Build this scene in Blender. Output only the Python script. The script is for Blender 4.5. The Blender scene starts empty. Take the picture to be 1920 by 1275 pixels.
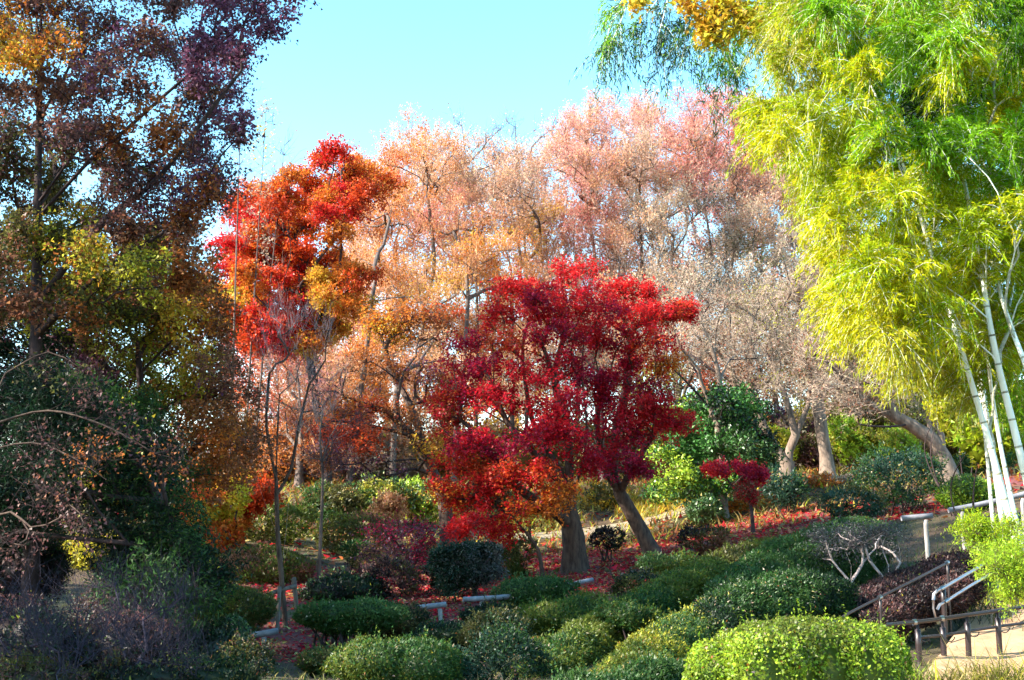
import bpy, math, random
import numpy as np
from math import radians, sin, cos, pi
from mathutils import Vector
S = bpy.context.scene
C = S.collection
rng = np.random.default_rng(11)
random.seed(5)
# ------------------------------------------------------------------ camera, world, sun, exposure
FPX, HOR = 2318.0, 1000.0
PITCH = math.atan((HOR - 637.5) / FPX)
EYE = np.array([0.0, 0.0, 1.6])
cam_d = bpy.data.cameras.new('camera'); cam = bpy.data.objects.new('camera', cam_d); C.objects.link(cam)
cam_d.sensor_width = 36; cam_d.lens = 36 * FPX / 1920; cam_d.clip_start = 0.1; cam_d.clip_end = 2000
cam.location = EYE; cam.rotation_euler = (pi / 2 + PITCH, 0, 0)
S.camera = cam
SUN_EL, SUN_AZ = 36.0, -108.0          # azimuth clockwise from +Y (view direction): behind and to the left
w = bpy.data.worlds.new('World'); S.world = w; w.use_nodes = True
nt = w.node_tree; nt.nodes.clear()
sky = nt.nodes.new('ShaderNodeTexSky'); sky.sky_type = 'NISHITA'; sky.sun_disc = False
sky.sun_elevation = radians(SUN_EL); sky.sun_rotation = radians(SUN_AZ)
sky.air_density = 1.0; sky.dust_density = 0.3; sky.ozone_density = 0.0
bg = nt.nodes.new('ShaderNodeBackground'); bg.inputs[1].default_value = 0.15
wo = nt.nodes.new('ShaderNodeOutputWorld')
hs = nt.nodes.new('ShaderNodeHueSaturation'); hs.inputs['Saturation'].default_value = 1.3; hs.inputs['Hue'].default_value = 0.48
nt.links.new(sky.outputs[0], hs.inputs['Color']); nt.links.new(hs.outputs[0], bg.inputs[0]); nt.links.new(bg.outputs[0], wo.inputs[0])
sl = bpy.data.lights.new('sun', 'SUN'); sun = bpy.data.objects.new('sun', sl); C.objects.link(sun)
sl.energy = 4.8; sl.angle = radians(0.6); sl.color = (1.0, 0.93, 0.80)
az, el = radians(SUN_AZ), radians(SUN_EL)
SD = Vector((sin(az) * cos(el), cos(az) * cos(el), sin(el)))       # towards the sun
sun.rotation_euler = SD.to_track_quat('Z', 'Y').to_euler(); sun.location = (0, 0, 40)
S.view_settings.view_transform = 'Standard'; S.view_settings.look = 'None'
S.view_settings.exposure = 1.98; S.view_settings.gamma = 1.0; S.view_settings.use_curve_mapping = False
S.render.engine = 'CYCLES'
cy = S.cycles
cy.max_bounces = 6; cy.diffuse_bounces = 4; cy.glossy_bounces = 2; cy.transmission_bounces = 4; cy.transparent_max_bounces = 4
cy.use_denoising = True; cy.caustics_reflective = False; cy.caustics_refractive = False

# ------------------------------------------------------------------ geometry helpers
Fv = np.array([0, cos(PITCH), sin(PITCH)]); Uv = np.array([0, -sin(PITCH), cos(PITCH)]); Xv = np.array([1.0, 0, 0])
def P(px, py, Y):
    """a point of the place: on the sight line of photo pixel (px, py), Y metres ahead"""
    d = Fv + (px - 960) / FPX * Xv + (637.5 - py) / FPX * Uv
    return EYE + d * (Y / d[1])
def unit(v):
    n = np.linalg.norm(v, axis=-1, keepdims=True); return v / np.maximum(n, 1e-9)
def rv(n): return unit(rng.normal(size=(n, 3)))
# terrain: a smooth surface through surveyed spots (px, py, distance)
ctrl_px = [(500,1262,17),(640,1275,15),(760,1245,17.5),(560,1190,19.5),(825,1178,19.5),(905,1150,20.5),(1080,1100,24),(1078,1078,27),(1225,1042,28.5),
 (1160,1050,27.5),(700,1100,24),(850,1120,22.5),(1200,992,36),(930,1012,35),(1350,990,31),(1450,955,34),(1000,1275,13),(1150,1235,14.5),(1300,1275,10.5),(1500,1290,10),
 (1690,1275,11.5),(1850,1262,12.5),(1900,1215,14.5),(1860,1130,17.5),(1745,1115,20),(1810,1030,22),(1905,1010,22.5),(1470,885,38),(1555,895,38),(1778,905,32),
 (1680,965,28),(1560,985,29),(600,980,34),(480,1030,27),(400,1120,22),(200,1200,16),(50,1260,12),(800,960,36),(1900,900,30),(1250,1130,20),(1350,1100,20),(1450,1150,17),(1600,1120,17)]
CP = [tuple(P(*c)) for c in ctrl_px]
CP += [(x, -12, -0.3) for x in (-30, -10, 5, 25)] + [(x, 4, -0.1 + max(0, x) * .03) for x in (-15, -5, 0, 6, 15)]
CP += [(x, 47, 3.6) for x in (-30, -10, 8, 25)] + [(x, 58, 5.2) for x in (-35, -12, 12, 35)] + [(x, 72, 6) for x in (-40, 0, 40)]
CP += [(-14, 25, 1.2), (-22, 36, 3), (16, 22, 2.6), (24, 32, 4)]
CP = np.array(CP)
def _U(r2): return np.where(r2 > 1e-9, .5 * r2 * np.log(np.maximum(r2, 1e-9)), 0)
_n = len(CP)
_K = _U(((CP[:, None, :2] - CP[None, :, :2]) ** 2).sum(-1)) + np.eye(_n) * 3.0
_Pm = np.c_[np.ones(_n), CP[:, :2]]
_W = np.linalg.solve(np.block([[_K, _Pm], [_Pm.T, np.zeros((3, 3))]]), np.r_[CP[:, 2], 0, 0, 0])
def Hs(x, y):
    x = np.clip(np.atleast_1d(np.asarray(x, float)), -38, 38); y = np.clip(np.atleast_1d(np.asarray(y, float)), -14, 72)
    q = np.c_[x.ravel(), y.ravel()]
    out = np.empty(len(q))
    for i in range(0, len(q), 20000):
        b = q[i:i + 20000]
        out[i:i + 20000] = _U(((b[:, None] - CP[None, :, :2]) ** 2).sum(-1)) @ _W[:_n] + _W[_n] + b @ _W[_n + 1:]
    return out.reshape(x.shape)
def H(x, y): return float(Hs(x, y)[0])

def new_mesh(name, V, faces, cols=None, smooth=False):
    """V (n,3); faces: list of (m,k) index arrays; cols (n,3) linear"""
    me = bpy.data.meshes.new(name)
    V = np.ascontiguousarray(V, dtype=np.float32)
    faces = [f for f in faces if len(f)]
    nl = sum(f.size for f in faces); npol = sum(len(f) for f in faces)
    me.vertices.add(len(V)); me.vertices.foreach_set('co', V.ravel())
    me.loops.add(nl); me.polygons.add(npol)
    me.loops.foreach_set('vertex_index', np.concatenate([f.ravel() for f in faces]).astype(np.int32))
    tot = np.concatenate([np.full(len(f), f.shape[1]) for f in faces]).astype(np.int32)
    me.polygons.foreach_set('loop_start', np.r_[0, np.cumsum(tot)[:-1]].astype(np.int32))
    if smooth: me.polygons.foreach_set('use_smooth', np.ones(npol, bool))
    me.update(calc_edges=True)
    if cols is not None:
        a = me.color_attributes.new('tint', 'FLOAT_COLOR', 'POINT')
        a.data.foreach_set('color', np.c_[cols, np.ones(len(cols))].astype(np.float32).ravel())
    return me
def link(name, me, mat=None, parent=None, kind=None):
    o = bpy.data.objects.new(name, me); C.objects.link(o)
    if mat is not None and not me.materials: me.materials.append(mat)
    if parent is not None: o.parent = parent; o.matrix_parent_inverse = parent.matrix_world.inverted()
    if kind: o['kind'] = kind
    return o
def thing(name, loc, label, cat, group=None):
    o = bpy.data.objects.new(name, None); C.objects.link(o); o.location = loc; o.empty_display_size = .2
    o['label'] = label; o['category'] = cat
    if group: o['group'] = group
    bpy.context.view_layer.update() if False else None
    o.matrix_world.translation = Vector(loc)
    return o
def part(name, V, faces, mat, root, cols=None, kind=None, smooth=False):
    me = new_mesh(name, np.asarray(V) - np.array(root.location), faces, cols, smooth)
    me.materials.append(mat)
    o = bpy.data.objects.new(name, me); C.objects.link(o); o.parent = root
    if kind: o['kind'] = kind
    return o

class TB:
    """collects tubes"""
    def __init__(s): s.V = []; s.F = []; s.n = 0
    def tube(s, p, r, k=6, cap=True, lump=0.0):
        p = np.asarray(p, float); r = np.broadcast_to(np.asarray(r, float), (len(p),))
        t = unit(np.gradient(p, axis=0))
        ref = np.array([1.0, 0.13, 0]) if abs(t[len(t) // 2][0]) < .8 else np.array([0, .2, 1.0])
        a = unit(np.cross(t, ref)); b = np.cross(t, a)
        th = np.arange(k) / k * 2 * pi
        rr = r[:, None] * (1 + (lump * rng.normal(size=(len(p), k)) if lump else 0)) * np.ones((1, k))
        v = p[:, None] + rr[..., None] * (np.cos(th)[None, :, None] * a[:, None] + np.sin(th)[None, :, None] * b[:, None])
        i = np.arange(len(p) - 1)[:, None] * k + np.arange(k)[None]
        j = np.arange(len(p) - 1)[:, None] * k + (np.arange(k)[None] + 1) % k
        f = np.stack([i, j, j + k, i + k], -1).reshape(-1, 4) + s.n
        s.V.append(v.reshape(-1, 3)); s.F.append(f); s.n += len(p) * k
        if cap:
            for row, ci in ((0, 0), (len(p) - 1, -1)):
                s.V.append(p[ci][None]); c = s.n; s.n += 1
                q = s.F_base(len(p), k, row, c)
                s.F3 = getattr(s, 'F3', []); s.F3.append(q)
        return s
    def F_base(s, m, k, row, c):
        b = c - (m * k) - (1 if row else 0) + row * k
        i = np.arange(k)
        return np.stack([b + i, b + (i + 1) % k, np.full(k, c)], -1)
    def out(s): return np.concatenate(s.V), [np.concatenate(s.F)] + ([np.concatenate(s.F3)] if hasattr(s, 'F3') else [])
def spline(pts, step):
    pts = np.asarray(pts, float)
    if len(pts) == 2: q = np.vstack([2 * pts[0] - pts[1], pts, 2 * pts[1] - pts[0]])
    else: q = np.vstack([2 * pts[0] - pts[1], pts, 2 * pts[-1] - pts[-2]])
    o = []
    for i in range(1, len(q) - 2):
        n = max(1, int(np.linalg.norm(q[i + 1] - q[i]) / step))
        t = (np.arange(n) / n)[:, None]
        o.append(.5 * (2 * q[i] + (q[i + 1] - q[i - 1]) * t + (2 * q[i - 1] - 5 * q[i] + 4 * q[i + 1] - q[i + 2]) * t * t + (3 * q[i] - q[i - 1] - 3 * q[i + 1] + q[i + 2]) * t ** 3))
    return np.vstack(o + [pts[-1][None]])
def cones(p0, p1, r, flat=False):
    """thin 3-sided spikes from p0 to p1 (far away: single slivers)"""
    if flat:
        s = unit(np.cross(unit(p1 - p0), rv(len(p0)))) * r * 1.1
        return np.stack([p0 - s, p0 + s, p1], 1).reshape(-1, 3), np.arange(len(p0) * 3).reshape(-1, 3)
    n = len(p0); t = unit(p1 - p0); a = unit(np.cross(t, rv(n))); b = np.cross(t, a)
    r = np.broadcast_to(r, (n,))[:, None]
    V = np.stack([p0 + a * r, p0 + (-.5 * a + .87 * b) * r, p0 + (-.5 * a - .87 * b) * r, p1], 1)
    i = np.arange(n)[:, None] * 4
    F = np.concatenate([i + [0, 1, 3], i + [1, 2, 3], i + [2, 0, 3]])
    return V.reshape(-1, 3), F
def leaves(pos, ax, nr, L, W, fold=.25, quad=False):
    n = len(pos);
    if not quad:
        ax = unit(ax); s = unit(np.cross(ax, nr)) * np.broadcast_to(W, (n,))[:, None] * .5
        V = np.stack([pos - s, pos + s, pos + ax * np.broadcast_to(L, (n,))[:, None]], 1)
        return V.reshape(-1, 3), np.arange(n * 3).reshape(n, 3)
    ax = unit(ax); s = unit(np.cross(ax, nr)); nr = np.cross(s, ax)
    L = np.broadcast_to(L, (n,))[:, None]; W = np.broadcast_to(W, (n,))[:, None]
    m = pos + ax * L * .45
    V = np.stack([pos, m + s * W * .5 + nr * W * fold, pos + ax * L - nr * L * .1, m - s * W * .5 + nr * W * fold], 1)
    return V.reshape(-1, 3), np.arange(n * 4).reshape(n, 4)

# ------------------------------------------------------------------ colours (real surface colours, linear)
COL = dict(crim=(.52,.013,.026), plum=(.34,.012,.05), red=(.60,.022,.022), ored=(.58,.075,.018), orange=(.62,.19,.025), gold=(.62,.36,.035), yellow=(.60,.50,.04),
  peach=(.66,.34,.17), pink=(.66,.28,.23), tan=(.50,.37,.26), salmon=(.60,.19,.16), brown=(.24,.10,.055), dbrown=(.13,.06,.055), purple=(.15,.055,.10), rust=(.34,.11,.03),
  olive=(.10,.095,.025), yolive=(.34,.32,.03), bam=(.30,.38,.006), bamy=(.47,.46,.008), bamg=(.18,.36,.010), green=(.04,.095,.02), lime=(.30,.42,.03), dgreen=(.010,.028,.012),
  bgreen=(.03,.075,.045), mid=(.06,.12,.03), moss=(.12,.15,.02), grey=(.11,.11,.10), cam=(.05,.16,.025), box=(.15,.22,.015), straw=(.42,.34,.12), dpurp=(.022,.014,.016), fern=(.30,.44,.03))
def tints(keys, n, jit=.22, pos=None, mix=None):
    c = np.array([COL[k] for k in keys])
    if mix is None:
        idx = rng.integers(len(c), size=n)
        if pos is not None and len(c) > 1:
            f = np.sin(pos[:, 0] * 2.1 + 1.3 * np.sin(pos[:, 2] * 1.7)) + np.sin(pos[:, 2] * 2.6 + pos[:, 1] * 1.1) + rng.normal(size=n) * .7
            idx = np.clip(((f + 2) / 4 * len(c)).astype(int), 0, len(c) - 1)
    else: idx = mix
    return np.clip(c[idx] * np.exp(rng.normal(size=(n, 1)) * jit) * np.exp(rng.normal(size=(n, 3)) * .08), 0, .85)

# ------------------------------------------------------------------ materials
def nodes(name):
    m = bpy.data.materials.new(name); m.use_nodes = True; m.node_tree.nodes.clear(); return m, m.node_tree
def leafmat(name, trans=.4, gloss=.04, rough=.45):
    m, t = nodes(name); N = t.nodes.new; Lk = t.links.new
    a = N('ShaderNodeAttribute'); a.attribute_name = 'tint'
    d = N('ShaderNodeBsdfDiffuse'); tr = N('ShaderNodeBsdfTranslucent'); g = N('ShaderNodeBsdfGlossy'); g.inputs['Roughness'].default_value = rough
    m1 = N('ShaderNodeMixShader'); m1.inputs[0].default_value = trans; m2 = N('ShaderNodeMixShader'); m2.inputs[0].default_value = gloss
    o = N('ShaderNodeOutputMaterial')
    Lk(a.outputs['Color'], d.inputs[0]); Lk(a.outputs['Color'], tr.inputs[0]); Lk(d.outputs[0], m1.inputs[1]); Lk(tr.outputs[0], m1.inputs[2])
    Lk(m1.outputs[0], m2.inputs[1]); Lk(g.outputs[0], m2.inputs[2]); Lk(m2.outputs[0], o.inputs[0])
    return m
M_LEAF = leafmat('leaf', .5, .02); M_GLOSS = leafmat('glossy_leaf', .25, .05, .45); M_BAM = leafmat('bamboo_leaf', .5, .012, .4)
def noisemat(name, c1, c2, scale=8, rough=.85, bump=.3, stretch=(1, 1, 1), c3=None, bd=.02):
    m, t = nodes(name); N = t.nodes.new; Lk = t.links.new
    tc = N('ShaderNodeTexCoord'); mp = N('ShaderNodeMapping'); mp.inputs['Scale'].default_value = stretch
    n1 = N('ShaderNodeTexNoise'); n1.inputs['Scale'].default_value = scale; n1.inputs['Detail'].default_value = 8; n1.inputs['Roughness'].default_value = .65
    cr = N('ShaderNodeValToRGB'); e = cr.color_ramp.elements; e[0].position = .35; e[0].color = (*c1, 1); e[1].position = .65; e[1].color = (*c2, 1)
    if c3: q = e.new(.75); q.color = (*c3, 1)
    b = N('ShaderNodeBsdfPrincipled'); b.inputs['Roughness'].default_value = rough; b.inputs['Specular IOR Level'].default_value = .12 if rough > .8 else .4
    bp = N('ShaderNodeBump'); bp.inputs['Strength'].default_value = bump; bp.inputs['Distance'].default_value = bd
    o = N('ShaderNodeOutputMaterial')
    Lk(tc.outputs['Object'], mp.inputs[0]); Lk(mp.outputs[0], n1.inputs[0]); Lk(n1.outputs[0], cr.inputs[0]); Lk(cr.outputs[0], b.inputs['Base Color'])
    Lk(n1.outputs[0], bp.inputs['Height']); Lk(bp.outputs[0], b.inputs['Normal']); Lk(b.outputs[0], o.inputs[0])
    return m
B_MAPLE = noisemat('maple_bark', (.04,.026,.022), (.12,.08,.062), 14, stretch=(1, 1, .25), bump=.8)
B_DARK = noisemat('dark_bark', (.025,.018,.018), (.075,.05,.05), 14, stretch=(1, 1, .25), bump=.8)
B_PALE = noisemat('pale_bark', (.12,.085,.065), (.27,.20,.155), 9, stretch=(1, 1, .3), bump=.6, c3=(.14,.15,.09))
B_GREY = noisemat('grey_bark', (.065,.048,.044), (.17,.13,.11), 10, stretch=(1, 1, .3), bump=.6)
B_TWIG = noisemat('pink_twig_bark', (.40,.22,.17), (.60,.40,.30), 5, bump=0)
B_TAN = noisemat('tan_twig_bark', (.24,.175,.13), (.44,.34,.26), 5, bump=0)
B_WHITE = noisemat('white_twig_bark', (.22,.17,.17), (.46,.38,.36), 9, bump=0)
B_STAKE = noisemat('silvery_twig_bark', (.26,.17,.16), (.46,.33,.31), 9, bump=0)
B_WARM = noisemat('warm_twig_bark', (.46,.22,.12), (.66,.38,.20), 5, bump=0)
B_COOL = noisemat('cool_grey_twig_bark', (.018,.014,.022), (.05,.04,.058), 9, bump=0)
M_CULM = noisemat('bamboo_culm', (.62,.62,.50), (.80,.80,.72), 6, rough=.45, bump=.1, stretch=(1, 1, .4), c3=(.45,.48,.28))
M_RING = noisemat('bamboo_node', (.12,.11,.07), (.42,.42,.30), 20, rough=.6, bump=.1)

# ------------------------------------------------------------------ trees
def skeleton(paths, targets, R, rtip, step, wt=.35, wob=.08):
    pts = spline(paths[0], step); POS = [pts]; PAR = [np.arange(-1, len(pts) - 1)]
    D = np.vstack([pts[1] - pts[0], np.diff(pts, axis=0)]); DIR = [unit(D)]
    Ln = [np.r_[0, np.cumsum(np.linalg.norm(np.diff(pts, axis=0), axis=1))]]
    n = len(pts); cap = 4096
    pos = np.zeros((cap, 3)); dr = np.zeros((cap, 3)); par = np.zeros(cap, int); ln = np.zeros(cap)
    pos[:n] = pts; dr[:n] = DIR[0]; par[:n] = PAR[0]; ln[:n] = Ln[0]
    def add(pp, parent):
        nonlocal n, cap, pos, dr, par, ln
        m = len(pp)
        while n + m > cap:
            pos = np.vstack([pos, np.zeros_like(pos)]); dr = np.vstack([dr, np.zeros_like(dr)]); par = np.r_[par, par]; ln = np.r_[ln, ln]; cap *= 2
        prev = np.vstack([pos[parent], pp[:-1]])
        d = pp - prev; l = np.linalg.norm(d, axis=1)
        pos[n:n + m] = pp; dr[n:n + m] = unit(d); par[n] = parent
        if m > 1: par[n + 1:n + m] = np.arange(n, n + m - 1)
        ln[n:n + m] = ln[parent] + np.cumsum(l); n += m
        return n - 1
    guide_end = [n - 1]
    for q in paths[1:]:
        d = np.linalg.norm(pos[:n] - q[0], axis=1); j = int(d.argmin())
        pp = spline(np.vstack([pos[j][None], q[1:] if d[j] < .5 else q]), step)[1:]
        guide_end.append(add(pp, j))
    base_n = n
    dm = np.array([np.linalg.norm(pos[:n] - t, axis=1).min() for t in targets])
    tip = np.zeros(len(targets), int)
    zmin = pos[0, 2] + .18 * (max(pos[:n, 2].max(), targets[:, 2].max()) - pos[0, 2])
    for k in np.argsort(dm):
        t = targets[k]; v = t - pos[:n]; d = np.linalg.norm(v, axis=1) + 1e-6
        c = (v * dr[:n]).sum(1) / d
        cost = d * (1.45 - .55 * c) + wt * ln[:n] + np.where(pos[:n, 2] < zmin, 3.0, 0)
        j = int(cost.argmin()); dj = d[j]; m = max(1, int(dj / step))
        s = (np.arange(1, m + 1) / m)[:, None]
        ctl = pos[j] + dr[j] * dj * .4 + rng.normal(size=3) * dj * .07
        pp = (1 - s) ** 2 * pos[j] + 2 * s * (1 - s) * ctl + s * s * t
        if m > 1: pp[:-1] += rng.normal(size=(m - 1, 3)) * wob * step
        tip[k] = add(pp, j)
    pos, dr, par = pos[:n], dr[:n], par[:n]
    cnt = np.zeros(n); cnt[tip] += 1; cnt[guide_end] += 1
    for i in range(n - 1, 0, -1): cnt[par[i]] += cnt[i]
    cnt = np.maximum(cnt, 1)
    e = math.log(R / rtip) / math.log(max(cnt[0], 2)); rad = rtip * cnt ** e
    child = np.full(n, -1); best = np.zeros(n)
    for i in range(1, n):
        p = par[i]
        if cnt[i] > best[p]: best[p] = cnt[i]; child[p] = i
    chains = []
    for i in range(n):
        if i == 0 or child[par[i]] != i:
            ch = [i]; j = i
            while child[j] >= 0: j = child[j]; ch.append(j)
            chains.append((par[i], ch))
    return pos, dr, rad, chains, tip
def build_wood(root, pos, rad, chains, R, mat, matfine, flare=True, maxlimb=10, lump=.05, finer=.0):
    chains = sorted(chains, key=lambda c: -rad[c[1][0]])
    fine = TB(); nl = 0
    for k, (p, ch) in enumerate(chains):
        pts = pos[ch]; r = rad[ch].copy()
        if p >= 0: pts = np.vstack([pos[p][None], pts]); r = np.r_[min(rad[p] * .9, r[0] * 1.25), r]
        if len(pts) < 2: continue
        sl_ = np.linspace(0, 1, len(r)); r = np.minimum(r, r[0] * (1 - .95 * sl_ ** 1.1) + .003)
        if k == 0:
            if flare:
                h = pts[:, 2] - pts[0, 2]; r = r * (1 + .38 * np.exp(-np.maximum(h, 0) / (1.6 * R)))
            part('trunk', *TB().tube(pts, r, 12, lump=lump).out(), mat, root, smooth=True)
        elif nl < maxlimb and r[0] > .3 * R:
            part('limb', *TB().tube(pts, r, 8, lump=lump).out(), mat, root, smooth=True); nl += 1
        else:
            fine.tube(pts, r, 5 if r[0] > .02 else 3, cap=False)
    if fine.n: part('branches', *fine.out(), matfine, root, kind='stuff', smooth=True)
def padlist(pads):
    """(px, py, rx, ry, Y, colours, density=1) -> world ellipsoids"""
    o = []
    for p in pads:
        if p[0] == 'w': o.append((np.array(p[1:4]), np.array(p[4:7]), p[7], p[8] if len(p) > 8 else 1.0)); continue
        Y = p[4]; s = Y / FPX
        o.append((P(p[0], p[1], Y), np.array([p[2] * s, max(p[2], p[3]) * s * 1.1, p[3] * s]), p[5], p[6] if len(p) > 6 else 1.0))
    return o
def tree(name, label, cat, paths, pads, R, rtip=.008, group=None, nt_=8, k=5, tl=.3, nsub=2, nleaf=10, leaf=(.055, .05), quad=False, bark=B_MAPLE, fine=None, twig=None, lm=M_LEAF,
         step=.3, wt=.35, up=.3, mode='leaf', tr=.004, twl=1.0, spread=.8, wob=.08, ground=True, flatn=.8, maxlimb=10, jit=.22, flare=True, droop=.6, spr=(.5, .9, 34), lk=1.0):
    paths = [np.array([P(*q) if len(q) == 3 and not isinstance(q, np.ndarray) else np.array(q) for q in pa]) for pa in paths]
    if ground: paths[0][0][2] = H(paths[0][0][0], paths[0][0][1]) - .08
    root = thing(name, tuple(paths[0][0]), label, cat, group)
    T, PC, DN = [], [], []
    for c, r, col, dens in padlist(pads):
        n = max(2, int(round(nt_ * dens)))
        q = rv(n) * (rng.random((n, 1)) ** .45); q[:, 2] = np.abs(q[:, 2]) * rng.choice([1, 1, -1], n)
        T.append(c + q * r); PC += [col] * n
    T = np.vstack(T)
    pos, dr, rad, chains, tip = skeleton(paths, T, R, rtip, step, wt, wob)
    build_wood(root, pos, rad, chains, R, bark, fine or bark, maxlimb=maxlimb, flare=flare)
    # twigs
    N = len(T); base = np.repeat(pos[tip], k, 0); bd = np.repeat(dr[tip], k, 0)
    tw = base - bd * rng.random((N * k, 1)) * tl * .7
    upv = np.array([0, 0, 1.0])
    cid = np.repeat(np.arange(N), k)
    if mode == 'spray':
        d = unit(bd * .6 + rv(N * k) * .7 + upv * .1)
        L = rng.uniform(spr[0], spr[1], (N * k, 1)); m = spr[2]
        g = np.array([0, 0, -1.0]) * droop
        st = TB()
        for i in range(N * k):
            s = np.linspace(0, 1, 4)[:, None]; st.tube(tw[i] + d[i] * s * L[i] + g * s * s * L[i], np.linspace(tr, tr * .3, 4), 3, cap=False)
        part('twigs', *st.out(), twig or fine or bark, root, kind='stuff')
        s = rng.random((N * k, m, 1)) ** .8
        pp = tw[:, None] + d[:, None] * s * L[:, None] + g * s * s * L[:, None]
        tg = d[:, None] + 2 * g * s
        pp = (pp + rng.normal(size=pp.shape) * .05 * spr[1]).reshape(-1, 3)
        ax = unit(unit(tg.reshape(-1, 3)) + rng.normal(size=(len(pp), 3)) * .55 + np.array([0, 0, -.35]))
        lid = np.repeat(cid, m)
    else:
        d = unit(bd * .5 + rv(N * k) * spread + upv * up)
        e = tw + d * tl * rng.uniform(.6, 1.2, (N * k, 1))
        flat = N * k * nsub > 1500 and root.location.y > 18
        tV, tF = cones(tw, e, tr, flat)
        if nsub:
            M = N * k * nsub; b0 = np.repeat(tw, nsub, 0); e0 = np.repeat(e, nsub, 0); s = rng.uniform(.2, .9, (M, 1))
            q0 = b0 + (e0 - b0) * s; d2 = unit(np.repeat(d, nsub, 0) * .6 + rv(M) * .8 + upv * up * .7)
            q1 = q0 + d2 * tl * rng.uniform(.35, .8, (M, 1)) * twl
            v2, f2 = cones(q0, q1, tr * .6, flat); tF = np.vstack([tF, f2 + len(tV)]); tV = np.vstack([tV, v2])
            lb, le, lc = np.vstack([tw, q0]), np.vstack([e, q1]), np.r_[cid, np.repeat(cid, nsub)]
        else: lb, le, lc = tw, e, cid
        part('twigs', tV, [tF], twig or fine or bark, root, kind='stuff')
        if nleaf:
            tot = int(N * k * nleaf); w_ = np.ones(len(lb)); i = rng.integers(len(lb), size=tot)
            s = rng.random((tot, 1)) ** .6
            pp = lb[i] + (le[i] - lb[i]) * s + rng.normal(size=(tot, 3)) * leaf[0] * .7
            ax = unit(unit(le[i] - lb[i]) * .6 + rv(tot) * .9 + np.array([0, 0, -.25])); lid = lc[i]
        else: pp = None
    if pp is not None and len(pp):
        n = len(pp); nr = unit(rv(n) * .9 + np.array([0, 0, flatn]))
        sz = rng.uniform(.65, 1.25, n)
        cols = np.zeros((n, 3)); keys = {}
        for i, c in enumerate(PC): keys.setdefault(c if isinstance(c, tuple) else (c,), []).append(i)
        for kk, ids in keys.items():
            mk = np.isin(lid, ids); cols[mk] = tints(kk, int(mk.sum()), jit, pp[mk])
        V, F = leaves(pp, ax, nr, leaf[0] * sz, leaf[1] * sz, quad=quad)
        part('crown', V, [F], lm, root, cols=np.repeat(cols, F.shape[1], 0), kind='stuff')
    return root
def inpoly(x, y, poly):
    c = False; j = len(poly) - 1
    for i in range(len(poly)):
        xi, yi = poly[i]; xj, yj = poly[j]
        if (yi > y) != (yj > y) and x < (xj - xi) * (y - yi) / (yj - yi) + xi: c = not c
        j = i
    return c
def fill(poly, n, r, Yr, anchors, flat=.7, holes=(), seed=1, dens=1.0):
    """pads spread evenly inside a polygon; colours from the nearest anchor (x, y, colours)"""
    R_ = random.Random(seed); xs = [p[0] for p in poly]; ys = [p[1] for p in poly]; out = []
    for _ in range(n):
        best = None
        for _t in range(14):
            x, y = R_.uniform(min(xs), max(xs)), R_.uniform(min(ys), max(ys))
            if not inpoly(x, y, poly) or any((x - a) ** 2 + (y - b) ** 2 < (c) ** 2 for a, b, c in holes): continue
            d = min([(x - q[0]) ** 2 + (y - q[1]) ** 2 for q in out] or [1e9])
            if best is None or d > best[0]: best = (d, x, y)
        if best:
            _, x, y = best
            a = min(anchors, key=lambda a: (a[0] + R_.gauss(0, 18) - x) ** 2 + (a[1] + R_.gauss(0, 18) - y) ** 2)
            rr = r * R_.uniform(.7, 1.25); out.append((x, y, rr, rr * flat, R_.uniform(*Yr), a[2], dens))
    return out
def split_pads(pads, centres):
    g = [[] for _ in centres]
    for p in pads: g[min(range(len(centres)), key=lambda i: (centres[i][0] - p[0]) ** 2 + (centres[i][1] - p[1]) ** 2)].append(p)
    return g

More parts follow.
